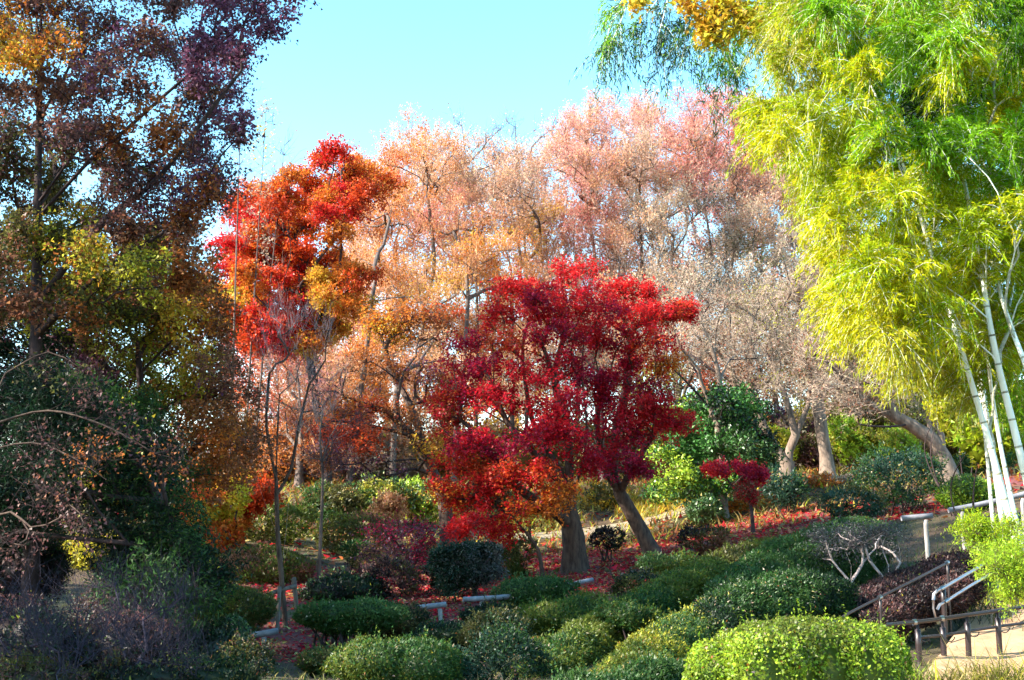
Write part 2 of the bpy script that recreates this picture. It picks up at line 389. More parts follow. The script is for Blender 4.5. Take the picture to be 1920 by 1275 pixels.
# ------------------------------------------------------------------ shrubs
_ico = None
def blob_core(c, r, s):
    u = np.linspace(0, 2 * pi, 13)[:-1]; v = np.linspace(.12, pi - .12, 8)
    uu, vv = np.meshgrid(u, v); k = 1 + .08 * np.sin(uu * 3 + c[0] * 5) * np.sin(vv * 4 + c[1])
    V = np.stack([np.cos(uu) * np.sin(vv) * k, np.sin(uu) * np.sin(vv) * k, np.cos(vv) * k], -1).reshape(-1, 3) * r * s + c
    i = np.arange(7)[:, None] * 12 + np.arange(12)[None]; j = np.arange(7)[:, None] * 12 + (np.arange(12)[None] + 1) % 12
    return V, np.stack([i, i + 12, j + 12, j], -1).reshape(-1, 4)
def shrub_from(name, label, cat, blobs, cols, Y, group=None, L=None, lm=M_LEAF, cover=1.85, shag=.10, stems=7, bark=B_DARK, aspect=.55, core=.84, quad=False, ax_up=.3, jit=.25, clip=.6, tips=0, loc=None, stemR=.018, sq=1.0):
    blobs = [(np.array(c, float), np.array(r, float)) for c, r in blobs]
    cm = np.mean([b[0] for b in blobs], 0); cx, cy_ = (loc or (cm[0], cm[1])); root = thing(name, (cx, cy_, H(cx, cy_) - .05), label, cat, group)
    L = L or max(.030, 2.7 * Y / 1236) * (1.15 if Y > 22 else 1)
    PP, NN = [], []
    for c, r in blobs:
        a = 2 * pi * (r[0] * r[1] + (r[0] + r[1]) * r[2] * .9)
        n = int(a * cover / (L * L * aspect * .5) * .55)
        u = rv(n); u0_ = u; u = np.sign(u) * np.abs(u) ** sq; lump = 1 + shag * (np.sin(u[:, 0] * 7 / 1 + c[0] * 9) * np.sin(u[:, 1] * 6 + c[1] * 7) + np.sin(u[:, 2] * 9 + u[:, 0] * 4)) * .6
        q = c + u * r * (lump * (1 - shag * rng.random(n) ** 1.5 * 1.6))[:, None]
        wv_ = np.sin(q[:, 0] * 9 + 2 * np.sin(q[:, 1] * 5)) * np.sin(q[:, 1] * 8 + 2 * np.sin(q[:, 2] * 7)) + .6 * np.sin(q[:, 0] * 21 + q[:, 2] * 13) * np.sin(q[:, 1] * 19 + q[:, 2] * 17)
        q = q + unit(u / r) * ((.25 + .75 * shag / .1) * (.035 if sq == 1 else .012) * wv_ + .02 * rng.normal(size=n) * (rng.random(n) < .25))[:, None]
        keep = (u[:, 1] < .35) | (rng.random(n) < .4)
        for c2, r2 in blobs:
            if c2 is c: continue
            keep &= (np.abs((q - c2) / (r2 * .88)) ** (2 / sq)).sum(1) > 1
        q, u2 = q[keep], unit(u0_[keep] / r)
        PP.append(q); NN.append(u2)
    q = np.vstack(PP); u = np.vstack(NN)
    g = q[:, 2] > Hs(q[:, 0], q[:, 1]) + .02; q, u = q[g], u[g]
    n = len(q); nr = unit(u + rv(n) * (1.1 - clip)); ax = unit(np.cross(nr, rv(n)) + u * .5 + np.array([0, 0, ax_up]))
    sz = rng.uniform(.6, 1.3, n)
    cc = tints(cols, n, jit, q * 1.6)
    pk = rng.random(n) < .022; cc[pk] = tints(('straw','tan','rust','yolive'), int(pk.sum()), .25)
    if not tips and Y < 24: tips = int(16 * len(blobs) ** .5)
    V, F = leaves(q, ax, nr, L * sz, L * aspect * sz, quad=quad)
    CC = np.repeat(cc, F.shape[1], 0); Fs = [F]
    part('foliage', V, Fs, lm, root, cols=CC, kind='stuff')
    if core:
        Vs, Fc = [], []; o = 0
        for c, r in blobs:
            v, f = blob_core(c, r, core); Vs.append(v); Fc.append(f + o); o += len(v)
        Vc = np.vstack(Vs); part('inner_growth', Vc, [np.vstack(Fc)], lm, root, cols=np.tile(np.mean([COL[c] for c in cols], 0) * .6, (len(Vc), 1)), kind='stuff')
    if tips:
        m = tips; idx = rng.choice(np.flatnonzero(q[:, 2] > np.quantile(q[:, 2], .5)), size=m); b0 = q[idx]; u0 = unit(u[idx] + rv(m) * .35 + np.array([0, 0, .7])); ln_ = rng.uniform(.04, .16, (m, 1))
        kk = 7; s = np.linspace(.1, 1, kk)[None, :, None]; pp = (b0[:, None] + u0[:, None] * ln_[:, None] * s).reshape(-1, 3)
        V, F = leaves(pp, unit(np.repeat(u0, kk, 0) * .6 + rv(m * kk)), rv(m * kk), L, L * aspect)
        part('new_shoots', V, [F], lm, root, cols=np.repeat(tints(cols, m * kk, .1), 3, 0) * 1.15, kind='stuff')
    if stems:
        tb = TB()
        for i in range(stems):
            c, r = blobs[i % len(blobs)]
            b = np.array([cx + rng.normal() * .12 * r[0] + (c[0] - cx) * .5, cy_ + rng.normal() * .12 + (c[1] - cy_) * .5, 0]); b[2] = H(b[0], b[1]) - .05
            e = c + rv(1)[0] * r * .75; e[2] = c[2] - r[2] * .2
            mid = (b + e) / 2 + rng.normal(size=3) * .1 * np.linalg.norm(e - b)
            tb.tube(spline([b, mid, e], .12), np.linspace(stemR, stemR * .4, len(spline([b, mid, e], .12))), 5, cap=False)
        part('stems', *tb.out(), bark, root, kind='stuff', smooth=True)
    return root
def shrub(name, label, x0, x1, yt, yb, Y, cols, cat='shrub', sub=6, depth=.8, seed=0, low=None, **kw):
    """one mounded shrub spanning x0..x1, yt..yb in the photograph at distance Y"""
    s = Y / FPX; c = P((x0 + x1) / 2, (yt + yb) / 2, Y); rx = (x1 - x0) / 2 * s; rz = (yb - yt) / 2 * s
    R_ = random.Random(int(x0 * 7 + yt) + seed); bl = []
    bl.append((c + [0, 0, -rz * .1], (rx * .78, rx * depth * .8, rz * .88)))
    for i in range(sub):
        a = i / sub * 2 * pi + R_.uniform(-.3, .3); f = R_.uniform(.42, .55)
        rr = R_.uniform(.42, .56)
        bl.append((c + [cos(a) * rx * f, sin(a) * rx * depth * f, rz * R_.uniform(-.15, .35)], (rx * rr, rx * rr * depth, rz * R_.uniform(.5, .66))))
    return shrub_from(name, label, cat, bl, cols, Y, **kw)
def hedge(name, label, pts, cols, cat='hedge', up=1.0, **kw):
    """pts: (px, py of the top, Y, radius in px, height in px) chain of overlapping mounds"""
    bl = []
    for i in range(len(pts) - 1):
        a, b = np.array(pts[i], float), np.array(pts[i + 1], float)
        pa, pb = P(a[0], a[1], a[2]), P(b[0], b[1], b[2]); ra = a[3] * a[2] / FPX
        m = max(1, int(np.linalg.norm(pb - pa) / (ra * .42)))
        for t in range(m + (i == len(pts) - 2)):
            q = a + (b - a) * t / m; s = q[2] / FPX; top = P(q[0], q[1], q[2]); r = q[3] * s * (1 + .09 * sin(len(bl) * 1.3 + pts[0][0])); h = q[4] * s / 2
            bl.append((top - np.array([random.uniform(-.1, .1) * r, 0, h]), (r, r * .9, h * (1 + .05 * sin(len(bl) * 1.7 + pts[0][1])))))
    mid = bl[len(bl) // 2][0]
    return shrub_from(name, label, cat, bl, cols, np.mean([p[2] for p in pts]), loc=(mid[0], mid[1]), **kw)
def blades(root, name, centre, n, Lr, cols, W=.01, spread=.15, lean=.6, arch=.5, mat=M_LEAF, kind='stuff', dirb=None):
    c = np.asarray(centre); b = c + np.c_[rng.normal(size=(n, 2)) * spread, np.zeros(n)] if c.ndim == 1 else c
    n = len(b); b = b.copy(); b[:, 2] = Hs(b[:, 0], b[:, 1]) - .02
    a = rng.uniform(0, 2 * pi, n); o = np.c_[np.cos(a), np.sin(a), np.zeros(n)]
    if dirb is not None: o = unit(o + np.array(dirb))
    L = rng.uniform(*Lr, (n, 1)); ln_ = rng.uniform(.1, lean, (n, 1))
    s = np.array([0, .45, 1.0]); Vs = []
    side = np.cross(o, [0, 0, 1]); W_ = W * rng.uniform(.6, 1.3, (n, 1))
    for t in s:
        p = b + np.array([0, 0, 1]) * L * t * (1 - arch * t * t * ln_ / max(lean, .01)) + o * L * (ln_ * t + arch * t * t)
        wd = W_ * (1 - t) ** .7 * .5
        Vs += [p - side * wd, p + side * wd]
    V = np.stack(Vs, 1); i = np.arange(n)[:, None] * 6
    F = np.concatenate([i + [0, 1, 3, 2], i + [2, 3, 5, 4]])
    cc = np.repeat(tints(cols, n, .25), 6, 0)
    if root is None:
        me = new_mesh(name, V.reshape(-1, 3), [F], cc); me.materials.append(mat); ob = link(name, me, None, None, kind); return ob
    return part(name, V.reshape(-1, 3), [F], mat, root, cols=cc, kind=kind)
# ================================================================== SETTING
def axis_pts(a, b, st, far):
    m = np.arange(a, b + 1e-6, st); o = a - np.array([far, far * .4, far * .15, 12, 4])
    return np.r_[o, m, b + np.array([4, 12, far * .15, far * .4, far])]
gx, gy = axis_pts(-38, 38, .7, 500), axis_pts(-14, 72, .7, 500)
GX, GY = np.meshgrid(gx, gy); GZ = Hs(GX, GY)
V = np.stack([GX, GY, GZ], -1).reshape(-1, 3); nxg = len(gx)
i = (np.arange(len(gy) - 1)[:, None] * nxg + np.arange(nxg - 1)[None]).reshape(-1)
F = np.stack([i, i + 1, i + nxg + 1, i + nxg], -1)
def red_mask(x, y):
    """where the maple leaves have fallen"""
    m = np.zeros_like(x)
    for px, py, Y, rx, ry in [(1150,1040,28,4.6,4.0),(1390,985,31,3.6,2.2),(1000,1080,25,3.4,3.2),(740,1100,23.5,3.2,2.2),(560,1205,19,1.6,1.4),(900,1145,21,1.6,1.0),(1690,965,28,1.6,.8),(1900,900,30,2,1.2),(1200,1085,24,2.2,1.6),(1560,980,29,1.5,1)]:
        c = P(px, py, Y); m = np.maximum(m, 1.25 - np.sqrt(((x - c[0]) / rx) ** 2 + ((y - c[1]) / ry) ** 2))
    return np.clip(m * 2.2, 0, 1)
rm = red_mask(V[:, 0], V[:, 1])[:, None]
grass_c, soil_c, red_c = np.array([.055,.055,.018]), np.array([.085,.045,.022]), np.array([.17,.04,.04])
nz = (.5 + .5 * np.sin(V[:, 0] * 1.3 + np.sin(V[:, 1] * .9) * 2))[:, None]
gc = (grass_c * nz + soil_c * (1 - nz)) * (1 - rm) + red_c * rm
M_GROUND, t = nodes('ground'); N = t.nodes.new; Lk = t.links.new
a = N('ShaderNodeAttribute'); a.attribute_name = 'tint'; tc = N('ShaderNodeTexCoord')
n1 = N('ShaderNodeTexNoise'); n1.inputs['Scale'].default_value = 14; n1.inputs['Detail'].default_value = 9; n1.inputs['Roughness'].default_value = .75
mr = N('ShaderNodeMapRange'); mr.inputs[1].default_value = .3; mr.inputs[2].default_value = .7; mr.inputs[3].default_value = .45; mr.inputs[4].default_value = 1.5
mx = N('ShaderNodeMix'); mx.data_type = 'RGBA'; mx.blend_type = 'MULTIPLY'; mx.inputs[0].default_value = 1
b = N('ShaderNodeBsdfPrincipled'); b.inputs['Roughness'].default_value = .95; bp = N('ShaderNodeBump'); bp.inputs['Strength'].default_value = .8; bp.inputs['Distance'].default_value = .06
o = N('ShaderNodeOutputMaterial')
Lk(tc.outputs['Object'], n1.inputs[0]); Lk(n1.outputs[0], mr.inputs[0]); Lk(a.outputs['Color'], mx.inputs[6]); Lk(mr.outputs[0], mx.inputs[7])
Lk(mx.outputs[2], b.inputs['Base Color']); Lk(n1.outputs[0], bp.inputs['Height']); Lk(bp.outputs[0], b.inputs['Normal']); Lk(b.outputs[0], o.inputs[0])
gm = new_mesh('ground', V, [F], gc, True); link('ground', gm, M_GROUND, kind='structure')
M_SAND = noisemat('sand', (.34,.20,.115), (.46,.30,.18), 3, bump=.6, c3=(.24,.14,.08), bd=.05)
M_PATH = noisemat('path_gravel', (.20,.16,.11), (.30,.25,.18), 12, bump=.4)
def strip(name, centre, width, mat, lift=.03, nseg=.3, nw=8):
    c = spline(np.array(centre)[:, :2], nseg) if False else spline(np.c_[np.array(centre)[:, :2], np.zeros(len(centre))], nseg)
    t = unit(np.gradient(c, axis=0)); s = np.stack([t[:, 1], -t[:, 0], t[:, 2] * 0], -1)
    wv = np.interp(np.linspace(0, 1, len(c)), np.linspace(0, 1, len(width)), width)[:, None]
    rows = [c + s * wv * (k / nw - .5) * (1 + .05 * np.sin(np.arange(len(c)) * .7 + k)[:, None]) for k in range(nw + 1)]
    V = np.stack(rows, 1).reshape(-1, 3); V[:, 2] = Hs(V[:, 0], V[:, 1]) + lift
    V = V.reshape(len(c), nw + 1, 3); V[:, 0, 2] -= lift + .05; V[:, -1, 2] -= lift + .05; V = V.reshape(-1, 3)
    i = (np.arange(len(c) - 1)[:, None] * (nw + 1) + np.arange(nw)[None]).reshape(-1)
    link(name, new_mesh(name, V, [np.stack([i, i + 1, i + nw + 2, i + nw + 1], -1)], None, True), mat, kind='structure')
strip('upper_path', [P(560, 1015, 34.5), P(780, 1015, 34.5), P(930, 1012, 35), P(1080, 1000, 36), P(1200, 992, 36.5), P(1330, 978, 37), P(1430, 950, 40)], [.8, .8, .8, .9, 1.1, 1.1], M_PATH, .05)
for lb_, q0_, q1_, n_, cl_ in (('golden_grass', (1180,985,38.4), (1400,950,39.5), 5000, ('gold','straw','yolive')), ('golden_grass', (620,990,37), (1060,975,38), 6000, ('straw','olive','yolive'))):
    a_, b_ = P(*q0_), P(*q1_); tt_ = rng.random((n_, 1)); xy = (a_ + (b_ - a_) * tt_ + rng.normal(size=(n_, 3)) * [.3, 1.0, 0])
    blades(None, lb_, xy, 0, (.2, .5), cl_, W=.05, lean=.8)
ca, cb, cc0, cd = [P(*q)[:2] for q in ((1690,1290,11.2),(2250,1290,11.2),(2150,1080,18.5),(1815,1135,17.2))]
uu, vv = np.meshgrid(np.linspace(0, 1, 28), np.linspace(0, 1, 28)); uu = uu[..., None]; vv = vv[..., None]
XY = (1 - uu) * (1 - vv) * ca + uu * (1 - vv) * cb + uu * vv * cc0 + (1 - uu) * vv * cd
XY = XY + .12 * np.stack([np.sin(XY[..., 1] * 3), np.sin(XY[..., 0] * 4)], -1) * ((uu < .01) | (vv > .99))
V = np.concatenate([XY, (Hs(XY[..., 0], XY[..., 1]) + .06 + .05 * np.sin(XY[..., 0] * 2) * np.sin(XY[..., 1] * 2.5))[..., None]], -1); V[0, :, 2] -= .2; V[-1, :, 2] -= .2; V[:, 0, 2] -= .2; V[:, -1, 2] -= .2
i = (np.arange(27)[:, None] * 28 + np.arange(27)[None]).reshape(-1)
link('sandy_bank', new_mesh('sandy_bank', V.reshape(-1, 3), [np.stack([i, i + 1, i + 29, i + 28], -1)], None, True), M_SAND, kind='structure')
# fallen leaves and grass
n = 260000; xy = np.c_[rng.uniform(-8, 10, n), rng.uniform(14, 35, n)]; m_ = red_mask(xy[:, 0], xy[:, 1]) * (.55 + .45 * np.sin(xy[:, 0] * 2.3 + xy[:, 1]) * np.sin(xy[:, 1] * 1.7)) > rng.random(n) * .95
xy = xy[m_]; q = np.c_[xy, Hs(xy[:, 0], xy[:, 1]) + rng.uniform(.0, .035, len(xy))]; n = len(q)
V, F = leaves(q, rv(n) * [1, 1, .35], unit(rv(n) * .55 + [0, 0, 1]), .072 * rng.uniform(.6, 1.3, n), .064, .2)
fc = tints(('plum', 'crim', 'red', 'salmon', 'crim', 'brown', 'brown', 'straw'), n, .35)
link('fallen_leaves', new_mesh('fallen_leaves', V, [F], np.repeat(fc, 3, 0)), M_LEAF, kind='stuff')
n = 24000; xy = np.c_[rng.uniform(-8, 9, n), rng.uniform(9, 34, n)]; xy = xy[rng.random(n) > red_mask(xy[:, 0], xy[:, 1]) * .93]
blades(None, 'grass', np.c_[xy, xy[:, 0] * 0], 0, (.06, .16), ('olive', 'moss', 'straw', 'mid'), W=.014, lean=.8)

n = 20000; xy = np.c_[rng.uniform(-17, 22, n), rng.uniform(26, 52, n)]; q = np.c_[xy, Hs(xy[:, 0], xy[:, 1]) + rng.uniform(0, .06, n)]
V, F = leaves(q, rv(n) * [1, 1, .3], unit(rv(n) * .6 + [0, 0, 1]), .16, .14)
link('leaf_litter', new_mesh('leaf_litter', V, [F], np.repeat(tints(('rust','brown','dbrown','straw','olive','crim'), n, .35), 3, 0)), M_LEAF, kind='stuff')
n = 16000; xy = np.c_[rng.uniform(-17, 22, n), rng.uniform(30, 52, n)]
blades(None, 'rough_grass', np.c_[xy, xy[:, 0] * 0], 0, (.15, .45), ('olive','yolive','straw','rust'), W=.05, lean=.8)
# ================================================================== BACKGROUND RIDGE
ANCH = [(620,300,('ored','red')),(690,330,('ored','orange')),(760,320,('orange','peach')),(830,260,('orange','peach','orange')),(850,330,('tan','peach')),(750,400,('peach','orange','orange')),(840,440,('salmon','peach','pink')),
 (780,430,('salmon','pink')),(900,500,('peach','gold','orange')),(960,400,('peach','tan')),(930,520,('orange','gold')),(880,580,('orange','peach')),(1000,440,('peach','gold')),(1060,280,('pink','peach')),(1000,330,('peach','tan')),
 (1130,260,('peach','pink')),(1190,240,('pink','peach')),(1180,330,('tan','peach')),(1100,450,('salmon','pink')),(1180,450,('tan','peach')),(1250,430,('tan',)),(1300,260,('salmon','pink','salmon')),(1380,250,('salmon','red','pink')),(1320,330,('salmon','peach')),
 (1410,300,('salmon','peach')),(1350,390,('tan','grey','pink')),(1440,420,('tan','peach')),(1300,470,('tan','grey')),(1400,540,('tan','olive')),(1500,560,('tan','yolive')),(1560,480,('tan','peach')),(700,520,('orange','peach')),(640,560,('orange','peach')),
 (740,600,('gold','orange')),(680,660,('peach','orange')),(820,540,('peach','gold')),(1000,560,('peach','orange')),(620,640,('tan','pink')),(620,780,('ored','rust','pink')),(700,800,('rust','orange')),(780,760,('peach','orange')),(840,700,('orange','peach')),(560,800,('pink','rust')),(1000,650,('tan','peach')),(1150,660,('tan',)),(1480,350,('peach','tan'))]
ridge = [(655,330),(720,300),(770,262),(820,248),(900,300),(960,310),(1020,255),(1110,225),(1190,205),(1260,225),(1310,210),(1390,190),(1450,240),(1530,330),(1600,450),(1600,600),(1350,620),(1290,520),(1260,640),(1150,720),(860,780),(560,860),(540,700),(620,560),(640,430)]
holes = [(1065,385,36),(1010,470,22),(800,385,16),(600,470,30),(1290,450,40),(1330,420,16),(1240,320,20),(1300,500,25),(710,400,18),(960,505,12)]
pads = fill(ridge, 290, 46, (45, 55), ANCH, .95, holes, 3) + fill([(655,345),(770,285),(900,310),(1020,265),(1190,222),(1310,225),(1450,250),(1560,420),(1300,440),(900,480),(650,480)], 62, 46, (46, 54), ANCH, .95, holes, 8)
cent = [(700,430),(800,320),(880,460),(960,370),(760,570),(1090,300),(1190,300),(1120,470),(1310,280),(1400,320),(1260,440),(1410,480),(1530,480)]
bases = [(655,905,44),(760,900,48),(850,905,46),(960,900,50),(735,915,42),(1080,895,52),(1205,890,52),(1130,900,46),(1330,880,52),(1400,870,54),(1275,890,47),(1400,880,45),(1560,875,47)]
labs = ['tall peach and orange maple beside the vivid orange-red tree','orange-topped tree peaking on the ridge left of centre','pinkish peach leafed tree above the low orange crown','tan tree with a bare top sticking up above the ridge',
 'low peach golden tree behind the bare spreading branches','pale pink crown right of the sky gap on the ridge','highest pale pink and tan twiggy tree on the ridge','salmon tinged thin tree just above the crimson maple','salmon red crown on the ridge by the bamboo',
 'brightest salmon pink crown touching the bamboo edge','grey tan bare tree right above the crimson crown','broad tan twiggy tree between maple and bamboo','tan bare tree half hidden by the bamboo leaves']
for g, c, b_, lb in zip(split_pads(pads, cent), cent, bases, labs):
    if not g: continue
    Y = b_[2]; mx_ = (c[0] * .6 + b_[0] * .4)
    pth = [[b_, ((b_[0] * .8 + c[0] * .2), 800, Y), (mx_, 700, Y), (c[0] * .8 + mx_ * .2, 560 if c[1] < 520 else 640, Y)]]
    if c[1] < 460: pth.append([(c[0] * .8 + mx_ * .2, 560, Y), (c[0] + random.uniform(-30, 30), 500, Y), (c[0], c[1] + 30, Y)])
    tree('autumn_tree', lb, 'tree', pth, g, .11, .007, 'autumn trees along the ridge', nt_=9, k=7, tl=.75, nsub=5, nleaf=13, leaf=(.068, .060), bark=B_GREY, fine=B_GREY, twig=B_WARM if c[0] < 950 else B_TWIG if c[0] < 1250 or c[1] < 400 else B_TAN, step=.5, tr=.009, up=.8, wt=.3, maxlimb=5, jit=.16)
for lb, pth, poly_, anc, sd in [
 ('pink and orange tree filling the view behind the staked bare tree', [(560,900,43),(565,800,43),(560,720,43)], [(425,620),(560,640),(680,600),(700,760),(690,870),(430,900)], [(480,700,('ored','rust')),(560,680,('salmon','peach')),(640,720,('peach','orange')),(640,830,('rust','purple')),(500,830,('rust','orange'))], 51),
 ('grey tan tree filling the view between the crimson maple and the forked trunk', [(1270,900,45),(1265,800,45),(1280,700,45)], [(1150,560),(1300,520),(1480,560),(1500,700),(1400,780),(1180,780)], [(1200,650,('tan','peach')),(1330,620,('tan','grey')),(1430,640,('tan','olive')),(1370,720,('orange','ored')),(1230,740,('olive','yolive'))], 52),
 ('olive tan tree filling the view behind the leaning bare tree', [(1640,900,44),(1650,800,44),(1660,720,44)], [(1480,560),(1700,580),(1800,680),(1780,820),(1500,800)], [(1560,650,('tan','brown')),(1700,680,('yolive','tan')),(1620,760,('olive','yolive'))], 53)]:
    tree('autumn_tree', lb, 'tree', [pth], fill(poly_, 34, 48, (41, 46), anc, .8, [], sd), .14, .007, 'autumn trees along the ridge', nt_=9, k=7, tl=.6, nsub=4, nleaf=13, leaf=(.075, .066), bark=B_GREY, fine=B_GREY, twig=B_TAN if sd > 51 else B_WARM, step=.5, tr=.008, up=.5, maxlimb=3)
# bare tops against the sky
for (tx, ty, bx, Y, lb) in [(860,185,890,50,'bare thin tree top left of the ridge centre'),(965,215,985,52,'bare sparse tree top at the middle of the ridge')]:
    tree('bare_tree', lb, 'tree', [[(bx, 890, Y), (bx + 5, 600, Y), (bx - 5, 400, Y), (bx - 15, 310, Y), (tx, ty, Y)]], [(bx + dx, 300 + dy, 40, 30, Y, ('tan',)) for dx, dy in [(-60,-30),(-20,-60),(20,-20),(45,10),(-30,20),(60,-60),(0,40),(-70,10)]], .09, .007, 'bare trees rising above the ridge',
         nt_=5, k=4, tl=.7, nsub=2, nleaf=1, leaf=(.08,.07), bark=B_GREY, twig=B_GREY, tr=.010, up=.8, step=.5, maxlimb=3)
# farther row closing the lower ridge
FAR = [(700,450,('peach','orange')),(850,420,('peach','tan')),(1000,420,('peach','pink')),(1150,380,('pink','tan')),(1300,330,('salmon','pink')),(1450,380,('salmon','tan')),(1250,520,('tan','pink')),(1450,520,('tan','pink')),(600,600,('peach','ored')),(700,740,('rust','peach')),(800,760,('peach','orange')),(900,700,('gold','peach')),(1000,600,('peach',)),(1300,650,('tan','olive')),(1400,620,('tan',)),(1500,700,('tan','yolive')),(1650,700,('tan','pink')),(1370,730,('orange','ored')),(600,800,('pink','purple')),(1150,760,('tan','peach')),(1750,650,('yolive',))]
poly = [(420,640),(540,600),(640,520),(680,400),(760,330),(880,340),(1000,330),(1150,290),(1350,280),(1480,330),(1600,450),(1800,600),(1900,700),(1900,880),(420,900)]
pads = fill(poly, 250, 66, (58, 64), FAR, .9, [(1645,650,14),(1065,385,30),(1290,455,30),(590,470,30),(1240,320,16),(655,440,20),(1020,470,16)], 7)
fc_ = [(600,800),(720,720),(840,800),(960,700),(1080,800),(1200,720),(1330,760),(1450,700),(1580,780),(1700,700),(1830,800)]
fl = ['peach tree closing the view behind the bare stake tree','rust tree far behind the spreading bare maple','orange tree far behind the leaning pale trunk','golden tree far behind the crimson crown','tan tree far behind the thick maple trunk','grey tan tree far behind the leaning maple','orange tinted tree behind the glossy green shrub','tan tree far behind the forked trunk','olive tree far behind the twin right trunks','pinkish tan tree seen through the right hand branches','yellowish tree far behind the white bamboo stems']
for g, c, lb in zip(split_pads(pads, fc_), fc_, fl):
    tree('distant_tree', lb, 'tree', [[(c[0], 885, 61), (c[0] + 8, 800, 61), (c[0], c[1], 61)]], g, .15, .010, 'trees beyond the ridge', nt_=8, k=6, tl=.9, nsub=3, nleaf=11, leaf=(.14, .12), bark=B_GREY, twig=B_TAN, tr=.014, step=.7, up=.5, maxlimb=3)

# vivid orange-red maple, left of the ridge
A4 = [(640,300,('ored','ored','red')),(690,330,('ored','orange')),(600,335,('ored','orange')),(520,370,('orange','ored')),(470,400,('ored','red')),(560,420,('orange','ored')),(480,470,('orange','ored')),(440,430,('red','ored')),(640,385,('ored','red')),(430,560,('gold','orange')),
 (530,510,('red','ored','ored')),(610,500,('ored','orange')),(550,580,('ored','red','orange')),(500,540,('orange','red')),(620,600,('orange','gold')),(660,620,('gold','orange')),(480,620,('red','ored')),(450,600,('gold','yolive')),(720,340,('orange',))]
p4 = [(435,400),(480,365),(560,330),(595,300),(620,275),(660,300),(720,305),(730,370),(660,400),(640,500),(680,520),(660,620),(600,660),(440,660),(400,560),(420,470)]
tree('maple_tree', 'vivid orange and red maple between the dark left tree and the ridge', 'tree', [[(612,960,37),(612,860,37),(590,740,37),(578,640,37),(560,540,37)],[(578,640,37),(620,560,37),(650,520,37)],[(590,520,37),(555,460,37.5),(520,420,37)],[(560,540,37),(610,470,36.5),(650,420,37),(680,370,37)],[(650,420,37),(640,360,37),(640,320,37)],[(640,520,37),(700,560,37),(730,580,37)]],
  fill(p4 + [], 84, 34, (35, 39.5), A4, .6, [(590,462,34),(655,450,26)], 5), .15, .007, nt_=12, k=6, tl=.36, nsub=2, nleaf=22, leaf=(.075, .068), bark=B_DARK, twig=B_DARK, up=.35, step=.35, tr=.005)

# ================================================================== MIDDLE GROUND MAPLES
K, U, R2, O2 = ('crim','plum','red'), ('plum','crim','crim'), ('red','red','crim'), ('ored','red','orange')
pads = [(1070,515,52,28,27,R2),(1010,548,62,32,27.5,R2),(960,545,40,24,27,R2),(1080,560,70,32,26.5,R2),(1110,590,60,34,26,K),(1010,595,65,32,26,R2),(930,600,40,28,27,R2),(900,650,58,34,27,K),(960,640,60,34,26,O2),(1040,640,60,34,25.5,K),
 (870,690,48,28,27,K),(935,700,62,32,26,U),(1000,705,62,32,25.5,U),(1070,690,50,34,25.5,U),(860,745,52,34,26.5,K),(845,795,48,32,26,('rust','crim')),(915,750,58,28,26,U),(985,765,58,28,25.5,U),(1050,760,52,30,25,U),(1080,620,50,30,26,R2),
 (880,835,52,26,25.5,K),(850,870,44,26,26,O2),(940,840,52,26,25.5,U),(1010,830,50,30,25,U),(1070,820,48,34,25,U),(1100,870,44,28,25.5,U),(900,905,64,28,25.5,O2),(960,895,56,28,25,O2),(1010,900,48,30,25,('crim','ored')),(1050,935,44,26,25,O2),
 (870,950,36,28,26,O2),(915,925,40,25,25.5,R2),(900,985,46,26,25,R2),(945,1000,40,22,25.5,('orange','red')),(870,1000,36,16,25,R2),(1030,575,45,30,25.5,K),(1040,800,40,25,25.5,U),(830,925,40,22,26,O2),(835,760,40,22,26.3,O2),(1000,960,40,18,25,O2)]
tree('maple_tree', 'crimson maple with a thick upright trunk above the fallen leaves', 'tree', [[(1078,1075,27),(1076,1030,27),(1072,985,27),(1062,940,27)],
  [(1066,985,27),(1035,955,26.7),(985,925,26.5),(940,880,26.3),(905,830,26)],[(1062,940,27),(1050,880,27),(1010,830,27.2),(960,800,27.5),(900,765,27.5)],[(1062,940,27),(1068,870,27),(1060,790,26.8),(1040,710,26.5),(1060,620,26.5)],
  [(1055,900,27),(1000,850,26),(950,790,26),(925,720,26)],[(1064,950,27),(1090,880,26.5),(1100,800,26.5),(1090,700,26.5)],[(1035,955,26.7),(985,948,26),(930,968,25.5),(870,980,25),(800,985,24.5),(720,995,24.2)],[(1010,830,27.2),(990,750,27),(980,650,27),(1000,580,27)]],
  [(p[0], p[1], p[2] * 1.1, p[3] * .80, *p[4:]) for p in pads], .25, .006, 'red maples on the slope', nt_=12, k=7, tl=.27, nsub=3, nleaf=15, leaf=(.062,.056), flatn=1.6, bark=B_MAPLE, fine=B_MAPLE, twig=B_DARK, up=.25, step=.25, tr=.0035)
pads = [(1165,545,48,34,28,R2),(1210,560,40,30,28,R2),(1145,590,48,30,27.5,R2),(1200,600,58,32,27,R2),(1240,600,42,28,28,('red','ored')),(1262,590,42,20,28.5,('ored','red')),(1150,650,58,30,27,K),(1215,650,52,30,27,('ored','crim')),(1120,640,48,36,27,R2),
 (1240,685,38,22,28,O2),(1190,690,42,26,28,K),(1160,720,50,28,27,K),(1215,740,48,26,28,K),(1170,775,54,30,27,('crim','red')),(1235,790,48,24,27.5,R2),(1265,800,32,18,28,R2),(1200,820,44,24,27,K),(1140,800,48,34,26.5,U),(1150,860,48,32,26.5,U),(1190,885,48,28,27,U),(1130,760,40,30,27,K),(1110,720,40,26,27,U),(1225,770,40,24,27,R2),(1285,590,26,12,29,R2)]
